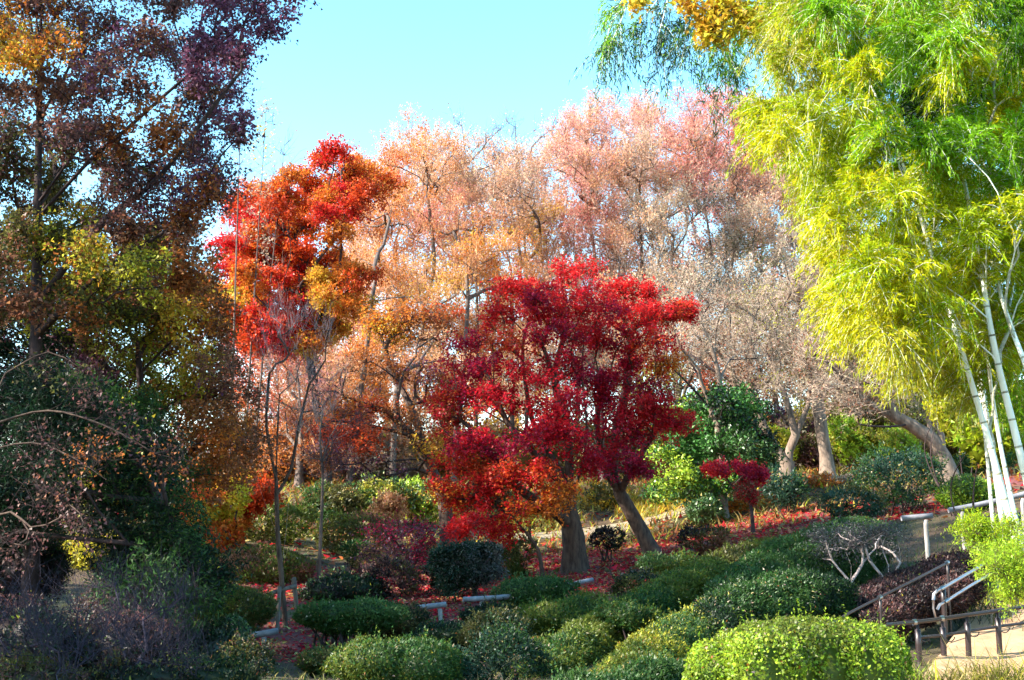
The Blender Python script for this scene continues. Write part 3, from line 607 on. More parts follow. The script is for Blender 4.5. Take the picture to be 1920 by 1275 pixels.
tree('maple_tree', 'leaning crimson maple right of the thick trunk', 'tree', [[(1228,1042,28.5),(1205,1000,28.5),(1180,955,28.5),(1162,925,28.5)],[(1162,925,28.5),(1150,880,28.3),(1155,810,28),(1175,720,28),(1180,620,28)],[(1162,925,28.5),(1185,880,28),(1215,830,28),(1240,790,28)],[(1170,940,28.5),(1130,938,28),(1090,925,27.8)],[(1162,925,28.5),(1135,880,28),(1120,800,27.5),(1125,720,27.5)]],
  [(p[0], p[1], p[2] * 1.08, p[3] * .80, *p[4:]) for p in pads], .17, .006, 'red maples on the slope', nt_=12, k=7, tl=.27, nsub=3, nleaf=15, leaf=(.062,.056), flatn=1.6, bark=B_MAPLE, fine=B_MAPLE, twig=B_DARK, up=.25, step=.25, tr=.0035)
# small crimson maple by the glossy shrub
tree('maple_sapling', 'small crimson maple with one flat crown before the glossy green shrub', 'tree', [[(1412,985,29.5),(1408,950,29.5),(1395,915,29.5),(1385,890,29.5)]],
  [(1340,882,32,14,29.3,K),(1375,878,36,15,29.5,K),(1405,885,32,15,29.5,K),(1425,893,18,9,29.5,K),(1400,915,26,12,29.3,('crim','brown')),(1405,935,16,10,29.5,('crim','brown'),.6)], .05, .006, nt_=12, k=6, tl=.16, nleaf=22, leaf=(.05,.045), bark=B_DARK, step=.15, tr=.003, up=.1)
# spreading, nearly bare maple left of the crimson one
BR, OG = ('rust','orange','ored'), ('orange','gold','rust')
pads = [(640,820,50,24,29,('ored','rust')),(690,830,46,22,29,('ored','rust')),(640,780,50,24,30,BR,.7),(700,770,50,22,30,BR,.6),(770,790,46,20,30,('peach','rust'),.5),(740,630,40,24,32,OG),(700,610,36,24,32,OG),(770,600,40,24,32,('rust','orange')),(830,600,40,26,32,('ored','rust')),
 (800,640,40,24,32,('rust','peach'),.7),(690,680,50,24,31,BR,.6),(760,700,46,24,31,('rust','purple'),.6),(640,700,40,24,30.5,('peach','pink'),.5),(610,740,40,22,30,('peach','pink'),.5),(820,720,40,24,31,('rust','purple'),.7),(810,845,40,16,30,OG,.6),(700,870,50,16,29,('tan','purple'),.4),(620,860,40,14,29,('purple','rust'),.4)]
tree('spreading_maple', 'wide half-bare orange maple with long sideways branches left of the crimson crown', 'tree', [[(845,965,31.5),(830,925,31.5),(812,890,31.5),(800,860,31.4)],[(800,860,31.4),(760,862,31),(700,868,30),(620,872,29.5),(575,862,29)],[(812,890,31.5),(770,880,30.5),(700,905,29.5),(620,915,29)],[(800,860,31.4),(770,815,31),(720,770,30.5),(650,745,30),(600,720,30)],
  [(800,860,31.4),(790,820,31),(770,760,31.5),(735,700,32),(715,630,32)],[(770,815,31),(700,800,30),(640,790,29.5),(590,790,29)],[(835,740,31.5),(770,745,31),(700,735,30.5),(650,720,30)],[(800,860,31.4),(740,900,30),(680,925,29),(620,935,28.5)]],
  [(*p[:6], min(1.1, (p[6] if len(p) > 6 else 1) * 1.5)) for p in pads], .20, .006, nt_=13, k=6, tl=.42, nsub=3, nleaf=13, leaf=(.065,.058), flatn=1.6, bark=B_MAPLE, fine=B_DARK, twig=B_DARK, up=.15, step=.3, tr=.006, wt=.25)

# bare trees at right
TN, TY = ('tan','brown'), ('tan','yolive','brown')
def bare(label, paths, pads, R, **kw):
    kw.setdefault('nt_', 12); return tree('bare_tree', label, 'tree', paths, pads, R, .006, 'bare trees on the right slope', k=6, tl=.6, nsub=3, nleaf=3, leaf=(.06,.05), bark=B_PALE, fine=B_DARK, twig=B_TAN, up=.35, step=.35, tr=.0065, **kw)
bare('bare tree with a low forked pale trunk behind the small crimson maple', [[(1470,882,38),(1480,845,38),(1492,815,38)],[(1462,862,38),(1440,820,38),(1418,770,38),(1380,720,38),(1330,690,38),(1290,660,38)],[(1492,815,38),(1480,770,38),(1465,725,38),(1450,680,38),(1420,640,38)],[(1492,815,38),(1515,760,38),(1520,700,38),(1510,640,38)],[(1495,815,38),(1525,800,38),(1550,750,38)],[(1418,770,38),(1425,720,38),(1430,680,38),(1415,650,38)]],
  fill([(1290,600),(1360,560),(1500,540),(1560,620),(1540,720),(1400,740),(1290,680)], 34, 45, (36,41), [(1350,620,TN),(1450,600,TY)], .7, seed=9), .22)
bare('bare tree with a straight pale trunk beside the forked one', [[(1552,893,37.5),(1548,850,37.5),(1538,790,37.5),(1532,730,37.5),(1528,660,37.5)],[(1532,730,37.5),(1560,690,38),(1600,640,38)],[(1528,660,37.5),(1505,600,38),(1490,540,38)],[(1540,770,37.5),(1500,740,38),(1450,710,38)]],
  fill([(1440,560),(1480,440),(1560,420),(1640,560),(1650,680),(1560,720),(1480,700)], 36, 45, (37,42), [(1500,500,TN),(1600,600,TY)], .7, seed=10), .20)
bare('bare tree leaning left over the round clipped shrub', [[(1785,905,32),(1768,855,32),(1745,822,32),(1705,795,32),(1650,768,32),(1590,735,31.5),(1530,715,31)],[(1745,822,32),(1738,770,32),(1722,730,32),(1712,690,32)],[(1768,850,32),(1762,800,32),(1745,740,32.3),(1720,690,32.5),(1690,640,32.5)],[(1722,800,32),(1670,800,31.5),(1610,795,31),(1580,770,31)],[(1620,760,31.5),(1560,690,31),(1500,660,31)],[(1680,778,32),(1640,710,32),(1620,660,32)]],
  fill([(1500,640),(1600,600),(1720,620),(1760,700),(1700,760),(1600,780),(1480,720)], 34, 40, (30,34), [(1550,700,TN),(1680,680,TY)], .65, seed=11), .22, wt=.25)
bare('thin bare tree reaching over the crimson maple at its right side', [[(1355,905,34),(1345,800,34),(1300,730,33.5),(1260,690,33),(1230,650,33)],[(1345,800,34),(1350,720,34),(1330,640,34),(1300,580,34)],[(1300,730,33.5),(1250,710,33),(1215,660,33)]],
  [(1270,600,40,30,33,('tan','peach')),(1330,620,45,30,34,TN),(1300,660,45,30,33.5,TN),(1360,580,45,30,34.5,TN),(1250,650,40,30,33,TN,.7),(1230,560,30,30,34,TN,.6),(1300,540,40,30,34,TN),(1400,680,40,30,35,TN)], .14)

# undergrowth along the ridge
for j, (x0,x1,y0,y1,Y,cols,lb) in enumerate([(420,560,800,940,46,('rust','peach','brown'),'rusty thicket behind the slender staked tree'),(540,690,760,935,47,('purple','pink','tan'),'pinkish purple thicket left under the ridge trees'),(660,800,790,930,48,('tan','peach','olive'),'tan thicket behind the yellow-green bushes'),
  (780,900,800,930,49,('rust','orange','olive'),'rust coloured thicket behind the leaning pale trunk'),(880,1010,790,930,50,('tan','gold','olive'),'golden tan thicket behind the crimson crown'),(990,1120,780,930,51,('tan','straw','olive'),'straw coloured thicket behind the thick trunk'),
  (1100,1230,790,930,50,('olive','tan','green'),'olive thicket behind the leaning maple'),(1210,1340,760,920,49,('olive','tan'),'olive tan thicket behind the glossy tree'),(1320,1450,740,910,50,('orange','rust','tan'),'orange tinged thicket behind the forked trunk'),
  (1430,1560,760,910,50,('tan','purple','olive'),'purplish tan thicket behind the straight trunk'),(1540,1680,740,910,49,('olive','tan','yolive'),'olive thicket behind the yellow-green bushes at right'),(1660,1800,730,900,48,('yolive','olive','tan'),'yellowish thicket behind the leaning bare tree'),
  (1780,1960,700,900,46,('yolive','bamg','olive'),'green thicket behind the white bamboo stems')]):
    shrub('thicket', lb, x0 - 12, x1 + 12, y0, y1, Y, cols, cat='thicket', shag=.35, stems=5, L=.15, cover=1.8, sub=8)
# ================================================================== LEFT SIDE TREES
DB = ('dbrown','brown','purple'); OLV = ('yolive','olive','brown'); OG2 = ('gold','yolive','rust')
AL = [(60,40,('gold','orange','dbrown')),(200,60,DB),(400,60,('purple','dbrown')),(480,80,('purple',)),(100,220,('brown','dbrown')),(300,220,('brown','dbrown','rust')),(420,300,('purple','dbrown')),(50,330,('olive','dbrown')),(180,330,('brown','olive','dbrown')),(350,420,('brown','rust','purple')),(250,400,('brown','dbrown')),(80,420,('olive','brown')),
 (70,480,('yolive','olive')),(130,500,OG2),(40,560,('olive','brown')),(200,560,('yolive','olive','rust')),(300,560,('yolive','olive','brown')),(380,500,('rust','brown')),(120,620,('yolive','olive')),(300,640,OG2),(230,680,('brown','yolive')),(400,640,('rust','brown')),(440,700,('brown','purple')),
 (330,740,OG2),(150,700,('purple','dbrown')),(60,720,('dgreen','purple')),(280,800,('yolive','olive','green')),(380,780,('rust','orange')),(420,800,('brown','rust')),(440,560,('orange','gold'))]
polyL = [(-60,-60),(560,-60),(545,20),(500,60),(520,110),(440,150),(450,250),(420,290),(440,340),(405,400),(385,460),(365,540),(365,600),(-60,600)]
hl = [(130,125,38),(30,250,16),(260,20,22),(230,215,20),(350,30,18),(160,380,14),(420,310,20),(60,150,14),(480,60,16),(300,250,14),(280,120,14),(150,240,14),(390,250,14),(20,330,12)] + [(130,125,26),(95,60,12),(200,180,15),(90,215,10),(235,60,12),(310,80,16),(370,150,14),(250,270,14),(120,100,14),(170,300,12),(330,300,14),(80,230,12),(300,180,12),(420,220,18),(190,30,12),(400,30,14),(450,140,12),(350,330,14),(240,380,10),(200,100,10)]
tree('broadleaf_tree', 'tall shaded brown-leaved tree filling the upper left against the sky', 'tree',
  [[(60,1120,16.5),(62,900,16.5),(68,600,16.5),(72,300,16.5),(78,0,16.5),(80,-200,16.5)],[(72,250,16.5),(120,210,16.3),(150,150,16),(230,110,16),(320,60,16)],[(70,420,16.5),(170,300,16),(240,240,15.7),(330,160,15.5),(420,90,15.5)],[(70,380,16.5),(170,260,15.8),(260,280,15.5),(330,240,15.5)],[(68,560,16.5),(180,430,16),(300,330,16),(400,200,16),(470,110,16)],[(65,640,16.5),(180,520,15.5),(300,440,15.5),(420,360,15.5)]],
  fill(polyL, 125, 47, (14.5, 18.5), AL, .75, hl, 21), .12, .003, nt_=9, k=6, tl=.24, nsub=2, nleaf=16, leaf=(.049,.042), bark=B_DARK, twig=B_DARK, up=.1, step=.2, tr=.0025, wt=.3, jit=.35, flare=False)
polyM = [(-60,560),(200,560),(395,560),(425,640),(460,740),(465,860),(440,900),(380,910),(250,900),(100,840),(-60,800)]
tree('broadleaf_tree', 'olive and golden leaved tree in the middle of the left edge', 'tree',
  [[(300,1150,18.5),(290,1000,18.5),(270,850,18.3),(262,700,18.2),(250,560,18),(240,460,18)],[(268,820,18.3),(200,690,18),(130,640,17.5),(60,610,17.5)],[(265,760,18.2),(330,690,18),(400,650,18),(470,640,18)],[(262,700,18.2),(350,610,18),(410,540,18)],[(255,640,18.1),(180,560,18),(100,500,18)]],
  fill(polyM, 105, 50, (17, 20.5), AL, .7, [], 22) + fill([(60,440),(380,440),(400,560),(40,560)], 20, 50, (17.5, 20), AL, .7, [], 23), .10, .003, nt_=9, k=6, tl=.26, nsub=2, nleaf=17, leaf=(.049,.042), bark=B_DARK, twig=B_GREY, up=.1, step=.22, tr=.003, jit=.35)
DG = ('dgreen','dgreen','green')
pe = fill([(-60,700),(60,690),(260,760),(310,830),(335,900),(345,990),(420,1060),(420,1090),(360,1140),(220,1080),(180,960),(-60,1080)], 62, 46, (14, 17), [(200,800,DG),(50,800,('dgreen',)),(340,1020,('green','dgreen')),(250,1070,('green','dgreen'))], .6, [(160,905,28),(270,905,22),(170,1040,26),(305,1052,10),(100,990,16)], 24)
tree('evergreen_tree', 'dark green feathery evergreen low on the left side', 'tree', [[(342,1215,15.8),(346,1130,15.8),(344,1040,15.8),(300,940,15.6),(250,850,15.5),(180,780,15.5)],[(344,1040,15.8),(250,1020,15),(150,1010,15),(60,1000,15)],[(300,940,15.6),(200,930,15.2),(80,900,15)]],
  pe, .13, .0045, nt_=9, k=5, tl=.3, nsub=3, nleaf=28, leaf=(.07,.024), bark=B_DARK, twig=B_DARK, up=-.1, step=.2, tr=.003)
# bare twigs in front of the evergreen
tree('bare_tree', 'nearly bare tree with twisted branches crossing the dark evergreen at the left edge', 'tree', [[(-120,1290,12.5),(-60,1000,12.5),(-30,800,12.5),(10,700,12.5)],[(-40,850,12.5),(60,830,12.5),(140,860,12.3),(200,900,12)],[(-30,800,12.5),(90,770,12.5),(200,800,12.4),(290,850,12.4)],[(-60,1000,12.5),(20,960,12.5),(70,1020,12.3)],[(10,700,12.5),(90,660,12.5),(150,690,12.5)]],
  [(100,700,60,40,12.5,('dbrown','olive')),(180,740,60,40,12.5,('olive','dbrown')),(240,800,60,40,12.5,('yolive','dbrown')),(60,860,60,40,12.3,('dbrown',)),(180,870,60,40,12.3,('dbrown','rust')),(90,950,60,40,12,('dbrown','brown')),(150,1000,50,40,12,('dbrown',)),(30,1030,50,40,12,('dbrown',)),(330,870,50,30,12.5,('rust','dbrown'))],
  .022, .0022, nt_=10, k=4, tl=.28, nsub=3, nleaf=4, leaf=(.038,.030), bark=B_MAPLE, fine=B_DARK, twig=B_DARK, up=.1, step=.14, tr=.0022, wob=.22, maxlimb=4)
def twigshrub(label, base, pads, R=.022, twig=B_COOL, Y=10, **kw):
    kw.setdefault('nleaf', 0)
    return tree('bare_shrub', label, 'shrub', [[base, (base[0] + 5, base[1] - 40, base[2])]], pads, R, .0025, nt_=7, k=5, tl=.42, nsub=3, bark=twig, fine=twig, twig=twig, up=.6, step=.16, tr=.0028, wob=.16, leaf=(.04,.03), **kw)
twigshrub('grey leafless twiggy shrub filling the bottom left corner', (90,1330,10), [(20,1150,70,40,10,()),(120,1160,60,40,10.2,()),(60,1200,80,50,9.6,()),(150,1220,80,50,9.5,()),(0,1240,60,50,9.5,()),(230,1180,50,40,10.2,()),(100,1260,80,40,9.3,())] )
twigshrub('grey-blue bare shrub leaning right beside the dark clipped mound', (230,1330,10.5), [(240,1200,60,40,10.5,()),(300,1150,50,30,10.8,()),(330,1200,50,35,10.8,()),(270,1250,70,40,10,()),(350,1250,50,30,10.5,()),(200,1110,50,35,10.8,()),(340,1110,35,25,11,())])
# bright shrubs seen through gaps
for j, (x0,x1,y0,y1,Y,cols,lb) in enumerate([(120,330,870,960,27,('yellow','yolive'),'sunlit yellow-green bush glimpsed behind the dark evergreen'),(110,230,1000,1080,24,('yellow','yolive'),'lower yellow-green bush glimpsed under the evergreen branches'),(330,400,1060,1150,23,('yolive','lime'),'small lime bush between evergreen and dark mound'),
  (-60,120,940,1100,26,('dgreen','brown'),'dark bush behind the left edge branches'),(230,420,960,1100,26,('olive','mid'),'dull olive bush behind the evergreen stem')]):
    shrub('bush', lb, x0, x1, y0, y1, Y, cols, shag=.2, stems=4, L=.06, cover=2)
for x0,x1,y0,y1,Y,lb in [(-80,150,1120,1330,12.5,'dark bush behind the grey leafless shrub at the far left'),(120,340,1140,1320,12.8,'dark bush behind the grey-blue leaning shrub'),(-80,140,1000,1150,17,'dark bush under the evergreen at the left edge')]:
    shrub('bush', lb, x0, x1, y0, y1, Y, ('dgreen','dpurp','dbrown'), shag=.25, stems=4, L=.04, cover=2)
A6 = [(380,930,('ored','orange')),(430,950,('orange','gold','yellow')),(480,930,('orange','ored')),(420,990,('ored','orange'))]
tree('maple_sapling', 'small bright orange maple glowing behind the evergreen', 'tree', [[(425,1075,25),(424,1030,25),(425,980,25),(430,940,25)]], fill([(350,930),(390,900),(450,915),(500,900),(505,950),(450,975),(435,1015),(405,1010),(400,975),(355,975)], 22, 24, (24,26), A6, .7, [], 6), .06, .006, nt_=11, k=6, tl=.2, nleaf=20, leaf=(.065,.058), bark=B_DARK, step=.16, tr=.003)
# young staked tree
Ys = 20
fan = [(x, y, 26, 40, Ys + random.uniform(-.6, .6), ('tan',)) for x, y in [(505,600),(530,590),(560,600),(590,610),(610,640),(480,640),(520,660),(550,650),(580,680),(500,700),(540,720),(565,740),(600,720),(620,760),(640,700),(480,760),(600,800),(560,800)]]
tree('young_tree', 'slender bare young tree tied to wooden stakes above the log rail', 'tree', [[(537,1180,Ys),(530,1110,Ys),(524,1040,Ys),(520,980,Ys),(518,900,Ys),(520,820,Ys),(524,740,Ys)],[(522,1010,Ys),(500,950,Ys),(482,900,Ys),(470,830,Ys)],[(518,930,Ys),(545,880,Ys),(560,800,Ys),(580,720,Ys)],[(530,1090,Ys),(536,1000,Ys),(545,900,Ys)],[(518,900,Ys),(500,800,Ys),(505,700,Ys)]],
  fan, .042, .0022, nt_=6, k=4, tl=.40, nsub=2, nleaf=0, bark=B_MAPLE, fine=B_STAKE, twig=B_STAKE, up=1.4, step=.2, tr=.0026, wt=.15, flare=False)
tree('bare_tree', 'low grey twig tree behind the staked one', 'tree', [[(600,960,24),(605,900,24),(600,830,24),(605,760,24)]], [(600,720,30,40,24,()),(640,760,40,40,24,()),(580,800,40,40,24,()),(640,830,50,35,24,()),(560,860,40,35,24,()),(680,800,40,35,24,()),(600,870,50,30,24,()),(660,880,40,25,24,())], .035, .003, nt_=10, k=5, tl=.4, nsub=4, nleaf=0, bark=B_GREY, twig=B_COOL, up=.6, step=.2, tr=.003)
# stakes of the young tree
M_WOOD = noisemat('weathered_wood', (.09,.07,.06), (.20,.165,.14), 12, stretch=(1,1,.2), bump=.5)
ct = P(530, 1108, Ys); st_ = thing('tree_stake', (ct[0], ct[1], H(ct[0], ct[1])), 'wooden stake frame propping the slender young tree', 'stake')
for fx, fy, Yf, tx, ty, Yt in [(520,1185,Ys-.25,524,1105,Ys-.1),(560,1172,Ys+.25,552,1088,Ys+.12),(562,1130,Ys+.3,550,1090,Ys+.15)]:
    a_, b_ = P(fx, fy, Yf), P(tx, ty, Yt); a_[2] = min(a_[2], H(a_[0], a_[1]) - .05); b_ = b_ + (b_ - a_) * .06
    part('stake', *TB().tube(spline([a_, b_], .2), .032, 8, lump=.04).out(), M_WOOD, st_, smooth=True)
part('crossbar', *TB().tube(spline([P(506,1113,Ys-.12), P(556,1098,Ys+.1)], .2), .034, 8, lump=.04).out(), M_WOOD, st_, smooth=True)
# bare poplars against the sky, left
for bx, tx, ty, Y, lf, lb in [(430,455,95,34,0,'leftmost bare whip-like tree against the sky'),(455,500,190,35,1,'bare whip-like tree holding a streak of yellow leaves'),(470,535,255,36,0,'bare whip-like tree leaning over the orange crown')]:
    dx = tx - bx; q = lambda f, o=0: (bx + dx * f + o, 900 + (ty - 900) * f, Y)
    pd = [(*q(f, o)[:2], 14, 20, Y, ('yellow','gold') if lf and .78 < f < .93 else ('tan',), .8) for f in (.55,.62,.68,.73,.78,.82,.86,.9,.94,.97) for o in (-18 * (1.15 - f) * 2, 18 * (1.15 - f) * 2)]
    if lf: tree('poplar_tree', lb, 'tree', [[q(0), q(.3), q(.6), q(.85), q(1)]], pd, .035, .003, 'bare slender trees at the left', nt_=3, k=3, tl=.4, nsub=1, nleaf=5, leaf=(.07,.06), bark=B_GREY, twig=B_GREY, up=.5, step=.3, tr=.007, wt=.05)
    else: tree('poplar_tree', lb, 'tree', [[q(0), q(.3), q(.6), q(.85), q(1)]], pd, .035, .003, 'bare slender trees at the left', nt_=3, k=3, tl=.5, nsub=2, nleaf=.4, leaf=(.06,.05), bark=B_GREY, twig=B_GREY, up=.5, step=.3, tr=.007, wt=.05)

# ================================================================== SHRUBS, far to near
SH = [ # x0,x1,ytop,ybot,Y,colours,label,kw
 (565,690,905,1000,33,('olive','green'),'dull olive thicket left of the low yellow-green bushes',dict(shag=.25)),
 (660,760,895,985,34,('lime','green','yolive'),'yellow-green leafy bush left below the spreading branches',dict(shag=.25,lm=M_GLOSS)),
 (735,850,900,985,34.5,('lime','mid','gold'),'yellow-green leafy bush right below the spreading branches',dict(shag=.25,lm=M_GLOSS)),
 (700,760,925,975,31,('rust','peach'),'rusty red low bush among the yellow-green bushes',dict(shag=.25)),
 (840,960,905,990,38,('dgreen','olive'),'dark bush behind the low crimson branches',dict(shag=.2)),
 (960,1060,930,1000,39,('straw','olive'),'dry straw coloured bush behind the thick trunk',dict(shag=.25)),
 (1090,1160,900,985,39,('olive','gold','straw'),'olive golden bush between the two maple trunks',dict(shag=.25)),
 (1200,1285,915,975,39,('straw','tan','peach'),'pale tan bush right of the leaning trunk',dict(shag=.25)),
 (1210,1290,840,930,38,('lime','mid','green'),'lime leaved bush left beside the glossy green shrub',dict(shag=.2,lm=M_GLOSS)),
 (1285,1360,925,990,33,('green','mid'),'low green bush under the small crimson crown',dict(shag=.2,lm=M_GLOSS)),
 (1360,1480,925,985,35,('gold','straw','orange'),'golden brown low bush behind the small crimson maple',dict(shag=.25)),
 (1430,1510,885,955,32,('bgreen','green'),'blue-green small tree-like shrub right of the small crimson maple',dict(shag=.35,core=.45)),
 (1420,1500,800,880,42,('yolive','lime'),'yellow olive bush seen between the forked trunks',dict(shag=.2)),
 (1490,1560,810,900,42,('olive','dbrown'),'dark olive bush behind the straight trunk',dict(shag=.2)),
 (1545,1640,780,870,40,('lime','fern','yolive'),'bright yellow-green bush right of the straight trunk',dict(shag=.22)),
 (1620,1725,800,885,40,('lime','yolive'),'second yellow-green bush left of the leaning bare trunk',dict(shag=.22)),
 (1560,1760,740,830,44,('olive','yolive','lime'),'broad olive bush behind the leaning bare trunk',dict(shag=.22)),
 (1505,1610,890,935,36,('rust','orange','tan'),'orange-brown low shrub in front of the straight trunk',dict(shag=.2)),
 (1600,1765,848,955,28,('bgreen','green'),'spreading blue-green shrub with bare stems before the leaning bare tree',dict(shag=.35,core=.45,stems=16,sub=9)),
 (1530,1660,915,975,26.5,('bgreen','olive'),'lower blue-green shrub left of the spreading one',dict(shag=.3,core=.45,sub=8)),
 (1790,1900,840,905,33,('green','mid'),'green shrub behind the round one',dict(shag=.15)),
 (1748,1875,890,965,24.5,('mid','lime'),'round light green clipped shrub behind the right log rail',dict(shag=.08)),
 (1100,1175,990,1032,27.8,('dpurp','dgreen'),'small dark purple bush between the two maple trunks',dict(shag=.2)),
 (1270,1370,985,1035,27,('dpurp','olive','brown'),'dark purple low shrub right of the leaning trunk',dict(shag=.2)),
 (935,1000,1010,1070,26.5,('mid','olive'),'grassy green shrub left of the thick trunk',dict(shag=.25)),
 (420,600,940,1020,29,('olive','moss'),'sloping olive bush right of the small orange maple',dict(shag=.2)),
 (590,740,960,1050,28,('olive','moss','brown'),'sloping olive-brown bush behind the purple twig shrub',dict(shag=.2)),
 (405,585,1015,1115,24,('olive','moss','brown'),'olive layered shrub behind the staked young tree',dict(shag=.12)),
 (640,700,1010,1060,25.5,('straw','green'),'small straw-green shrub above the dark thicket',dict(shag=.2)),
 (555,730,1070,1160,22.5,('dgreen','dpurp','green'),'dark low thicket right of the young tree stakes',dict(shag=.15)),
 (670,790,1050,1130,22.8,('dpurp','dbrown','olive'),'dark purple low thicket above the log rails',dict(shag=.2)),
 (345,520,1092,1195,19.2,('moss','olive','green'),'dark olive clipped mound left of the young tree stakes',dict(shag=.08)),
 (320,475,1148,1310,15.2,('green','dgreen'),'dark green clipped mound with pale speckles left of the log rail',dict(shag=.08,lm=M_GLOSS,cat='shrub')),
 (130,330,1100,1230,14.5,('dbrown','grey','olive'),'dull brown shrub behind the grey leafless one',dict(shag=.2)),
 (690,805,1128,1205,18.8,('brown','dgreen','olive'),'brownish shrub behind the vase shaped azalea',dict(shag=.15)),
 (630,880,1185,1330,12.5,('green','moss','mid'),'large sunlit-topped azalea mound at the bottom left of centre',dict(shag=.09)),
 (860,1000,1150,1230,15.5,('olive','dgreen'),'low dark olive shrub right of the log posts',dict(shag=.2)),
 (855,1030,1185,1330,12.6,('bgreen','dgreen','green'),'shaggy blue-green shrub at the bottom centre',dict(shag=.3)),
 (925,1085,1078,1150,21,('green','mid'),'domed green azalea in front of the thick maple trunk',dict(shag=.08)),
 (1060,1150,1108,1165,19.5,('moss','brown'),'brownish green small azalea right of the domed one',dict(shag=.12)),
 (950,1140,1120,1210,17.5,('green','moss'),'green azalea mound below the domed one',dict(shag=.1)),
 (1140,1255,1072,1150,21.5,('grey','dgreen','olive'),'greyish green shrub with bare stems below the leaning trunk',dict(shag=.2)),
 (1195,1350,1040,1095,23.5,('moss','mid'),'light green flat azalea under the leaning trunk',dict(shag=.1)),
 (560,660,1215,1270,15,('green','olive'),'low dark green shrub under the vase shaped azalea',dict(shag=.15)),
 (760,900,1165,1235,16.5,('dgreen','green'),'dark green low shrub right of the vase shaped azalea',dict(shag=.12)),
 (985,1110,1185,1262,14.5,('green','dgreen','moss'),'green azalea mound right of the shaggy blue-green shrub',dict(shag=.1)),
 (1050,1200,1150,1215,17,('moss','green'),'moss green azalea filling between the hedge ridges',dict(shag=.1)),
 (860,960,1130,1175,19.3,('dgreen','olive'),'dark low shrub in front of the log rail by the domed azalea',dict(shag=.15)),
 (430,520,1195,1290,13.5,('dgreen','olive','dbrown'),'dark rough shrub at the bottom left below the log rail',dict(shag=.25)),
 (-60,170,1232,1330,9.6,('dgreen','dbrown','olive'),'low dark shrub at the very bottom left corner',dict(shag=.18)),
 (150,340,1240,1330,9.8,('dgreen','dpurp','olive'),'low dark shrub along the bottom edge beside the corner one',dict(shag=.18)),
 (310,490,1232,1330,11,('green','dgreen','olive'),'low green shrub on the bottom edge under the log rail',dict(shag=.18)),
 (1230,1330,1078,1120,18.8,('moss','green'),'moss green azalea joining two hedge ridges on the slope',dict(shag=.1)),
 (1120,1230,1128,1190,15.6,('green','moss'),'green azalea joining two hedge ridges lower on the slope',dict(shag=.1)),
 (1690,1740,1165,1225,14.5,('grey','green'),'greyish bush at the hedge end by the railing',dict(shag=.2)),
]
for x0,x1,y0,y1,Y,cols,lb,kw in SH:
    if kw.get('shag', 0) >= .2: kw = dict(dict(core=.5, sub=9, cover=2.1), **kw); kw['shag'] *= 1.5; kw.update(core=0 if Y < 30 else .45, cover=2.5)
    shrub('azalea_shrub' if 'azalea' in lb or 'mound' in lb else ('bush' if 'bush' in lb else 'shrub'), lb, x0, x1, y0, y1, Y, cols, **kw)
# vase shaped azalea with bare legs
shrub('azalea_shrub', 'vase shaped azalea with dark bare legs under a green cushion', 552, 758, 1124, 1192, 17, ('green','mid'), shag=.07, stems=26, sub=7, loc=tuple(P(655,1235,17)[:2]), stemR=.03)
# glossy green broadleaf and small trained tree
GC = fill([(1230,860),(1260,770),(1330,740),(1390,720),(1420,770),(1440,850),(1430,900),(1330,940),(1240,930)], 46, 34, (33, 36), [(1330,850,('cam','green')),(1250,870,('cam','lime')),(1400,760,('dgreen','cam'))], .75, [], 31)
tree('camellia_tree', 'dense glossy dark green broadleaf tree right of the crimson maple', 'tree', [[(1350,985,34.5),(1345,930,34.5),(1340,860,34.5),(1360,780,34.5)]], GC, .12, .008, nt_=8, k=5, tl=.3, nsub=2, nleaf=16, leaf=(.11,.06), quad=True, bark=B_GREY, lm=M_GLOSS, step=.25)
TT = fill([(820,1050),(860,1028),(930,1030),(938,1075),(900,1095),(850,1100),(830,1130),(815,1100)], 26, 20, (21.6, 22.8), [(870,1060,('bgreen','dgreen','grey'))], .6, [], 32)
tree('trained_shrub', 'blue-green open-stemmed shrub behind the log rails', 'shrub', [[(892,1122,22.2),(890,1105,22.2),(885,1085,22.2)]], TT, .05, .006, nt_=9, k=6, tl=.14, nleaf=22, leaf=(.05,.03), bark=B_DARK, step=.12, tr=.003)
PT = [(720,1010,40,20,24.5,('purple','plum')),(770,1000,45,22,24.5,('purple','plum')),(810,1010,35,18,24.5,('plum','crim')),(750,1045,35,18,24.5,('purple','brown')),(700,1040,35,18,24.5,('purple','brown')),(790,1040,25,14,24.5,('plum','brown'))]
tree('bare_shrub', 'purple-brown twiggy shrub with arching stems left of the blue-green one', 'shrub', [[(768,1085,24.5),(765,1060,24.5),(768,1030,24.5)],[(768,1085,24.5),(740,1050,24.5),(715,1020,24.5)],[(768,1085,24.5),(785,1040,24.5),(795,1010,24.5)]], PT, .05, .005, nt_=12, k=6, tl=.3, nsub=3, nleaf=6, leaf=(.05,.04), bark=B_DARK, twig=B_DARK, step=.15, tr=.003, up=.2)
tree('sapling', 'thin leaning bare stem against the thick maple trunk', 'tree', [[(1020,1062,25.5),(1010,1035,25.5),(995,1010,25.5),(975,985,25.3),(955,960,25.2),(940,945,25)],[(995,1010,25.5),(985,990,25.5),(1000,975,25.5)]], [(960,955,25,15,25.2,('ored',)),(1000,985,15,15,25.4,('brown',))], .05, .006, nt_=5, k=3, tl=.3, nleaf=2, bark=B_MAPLE, step=.15, flare=False)
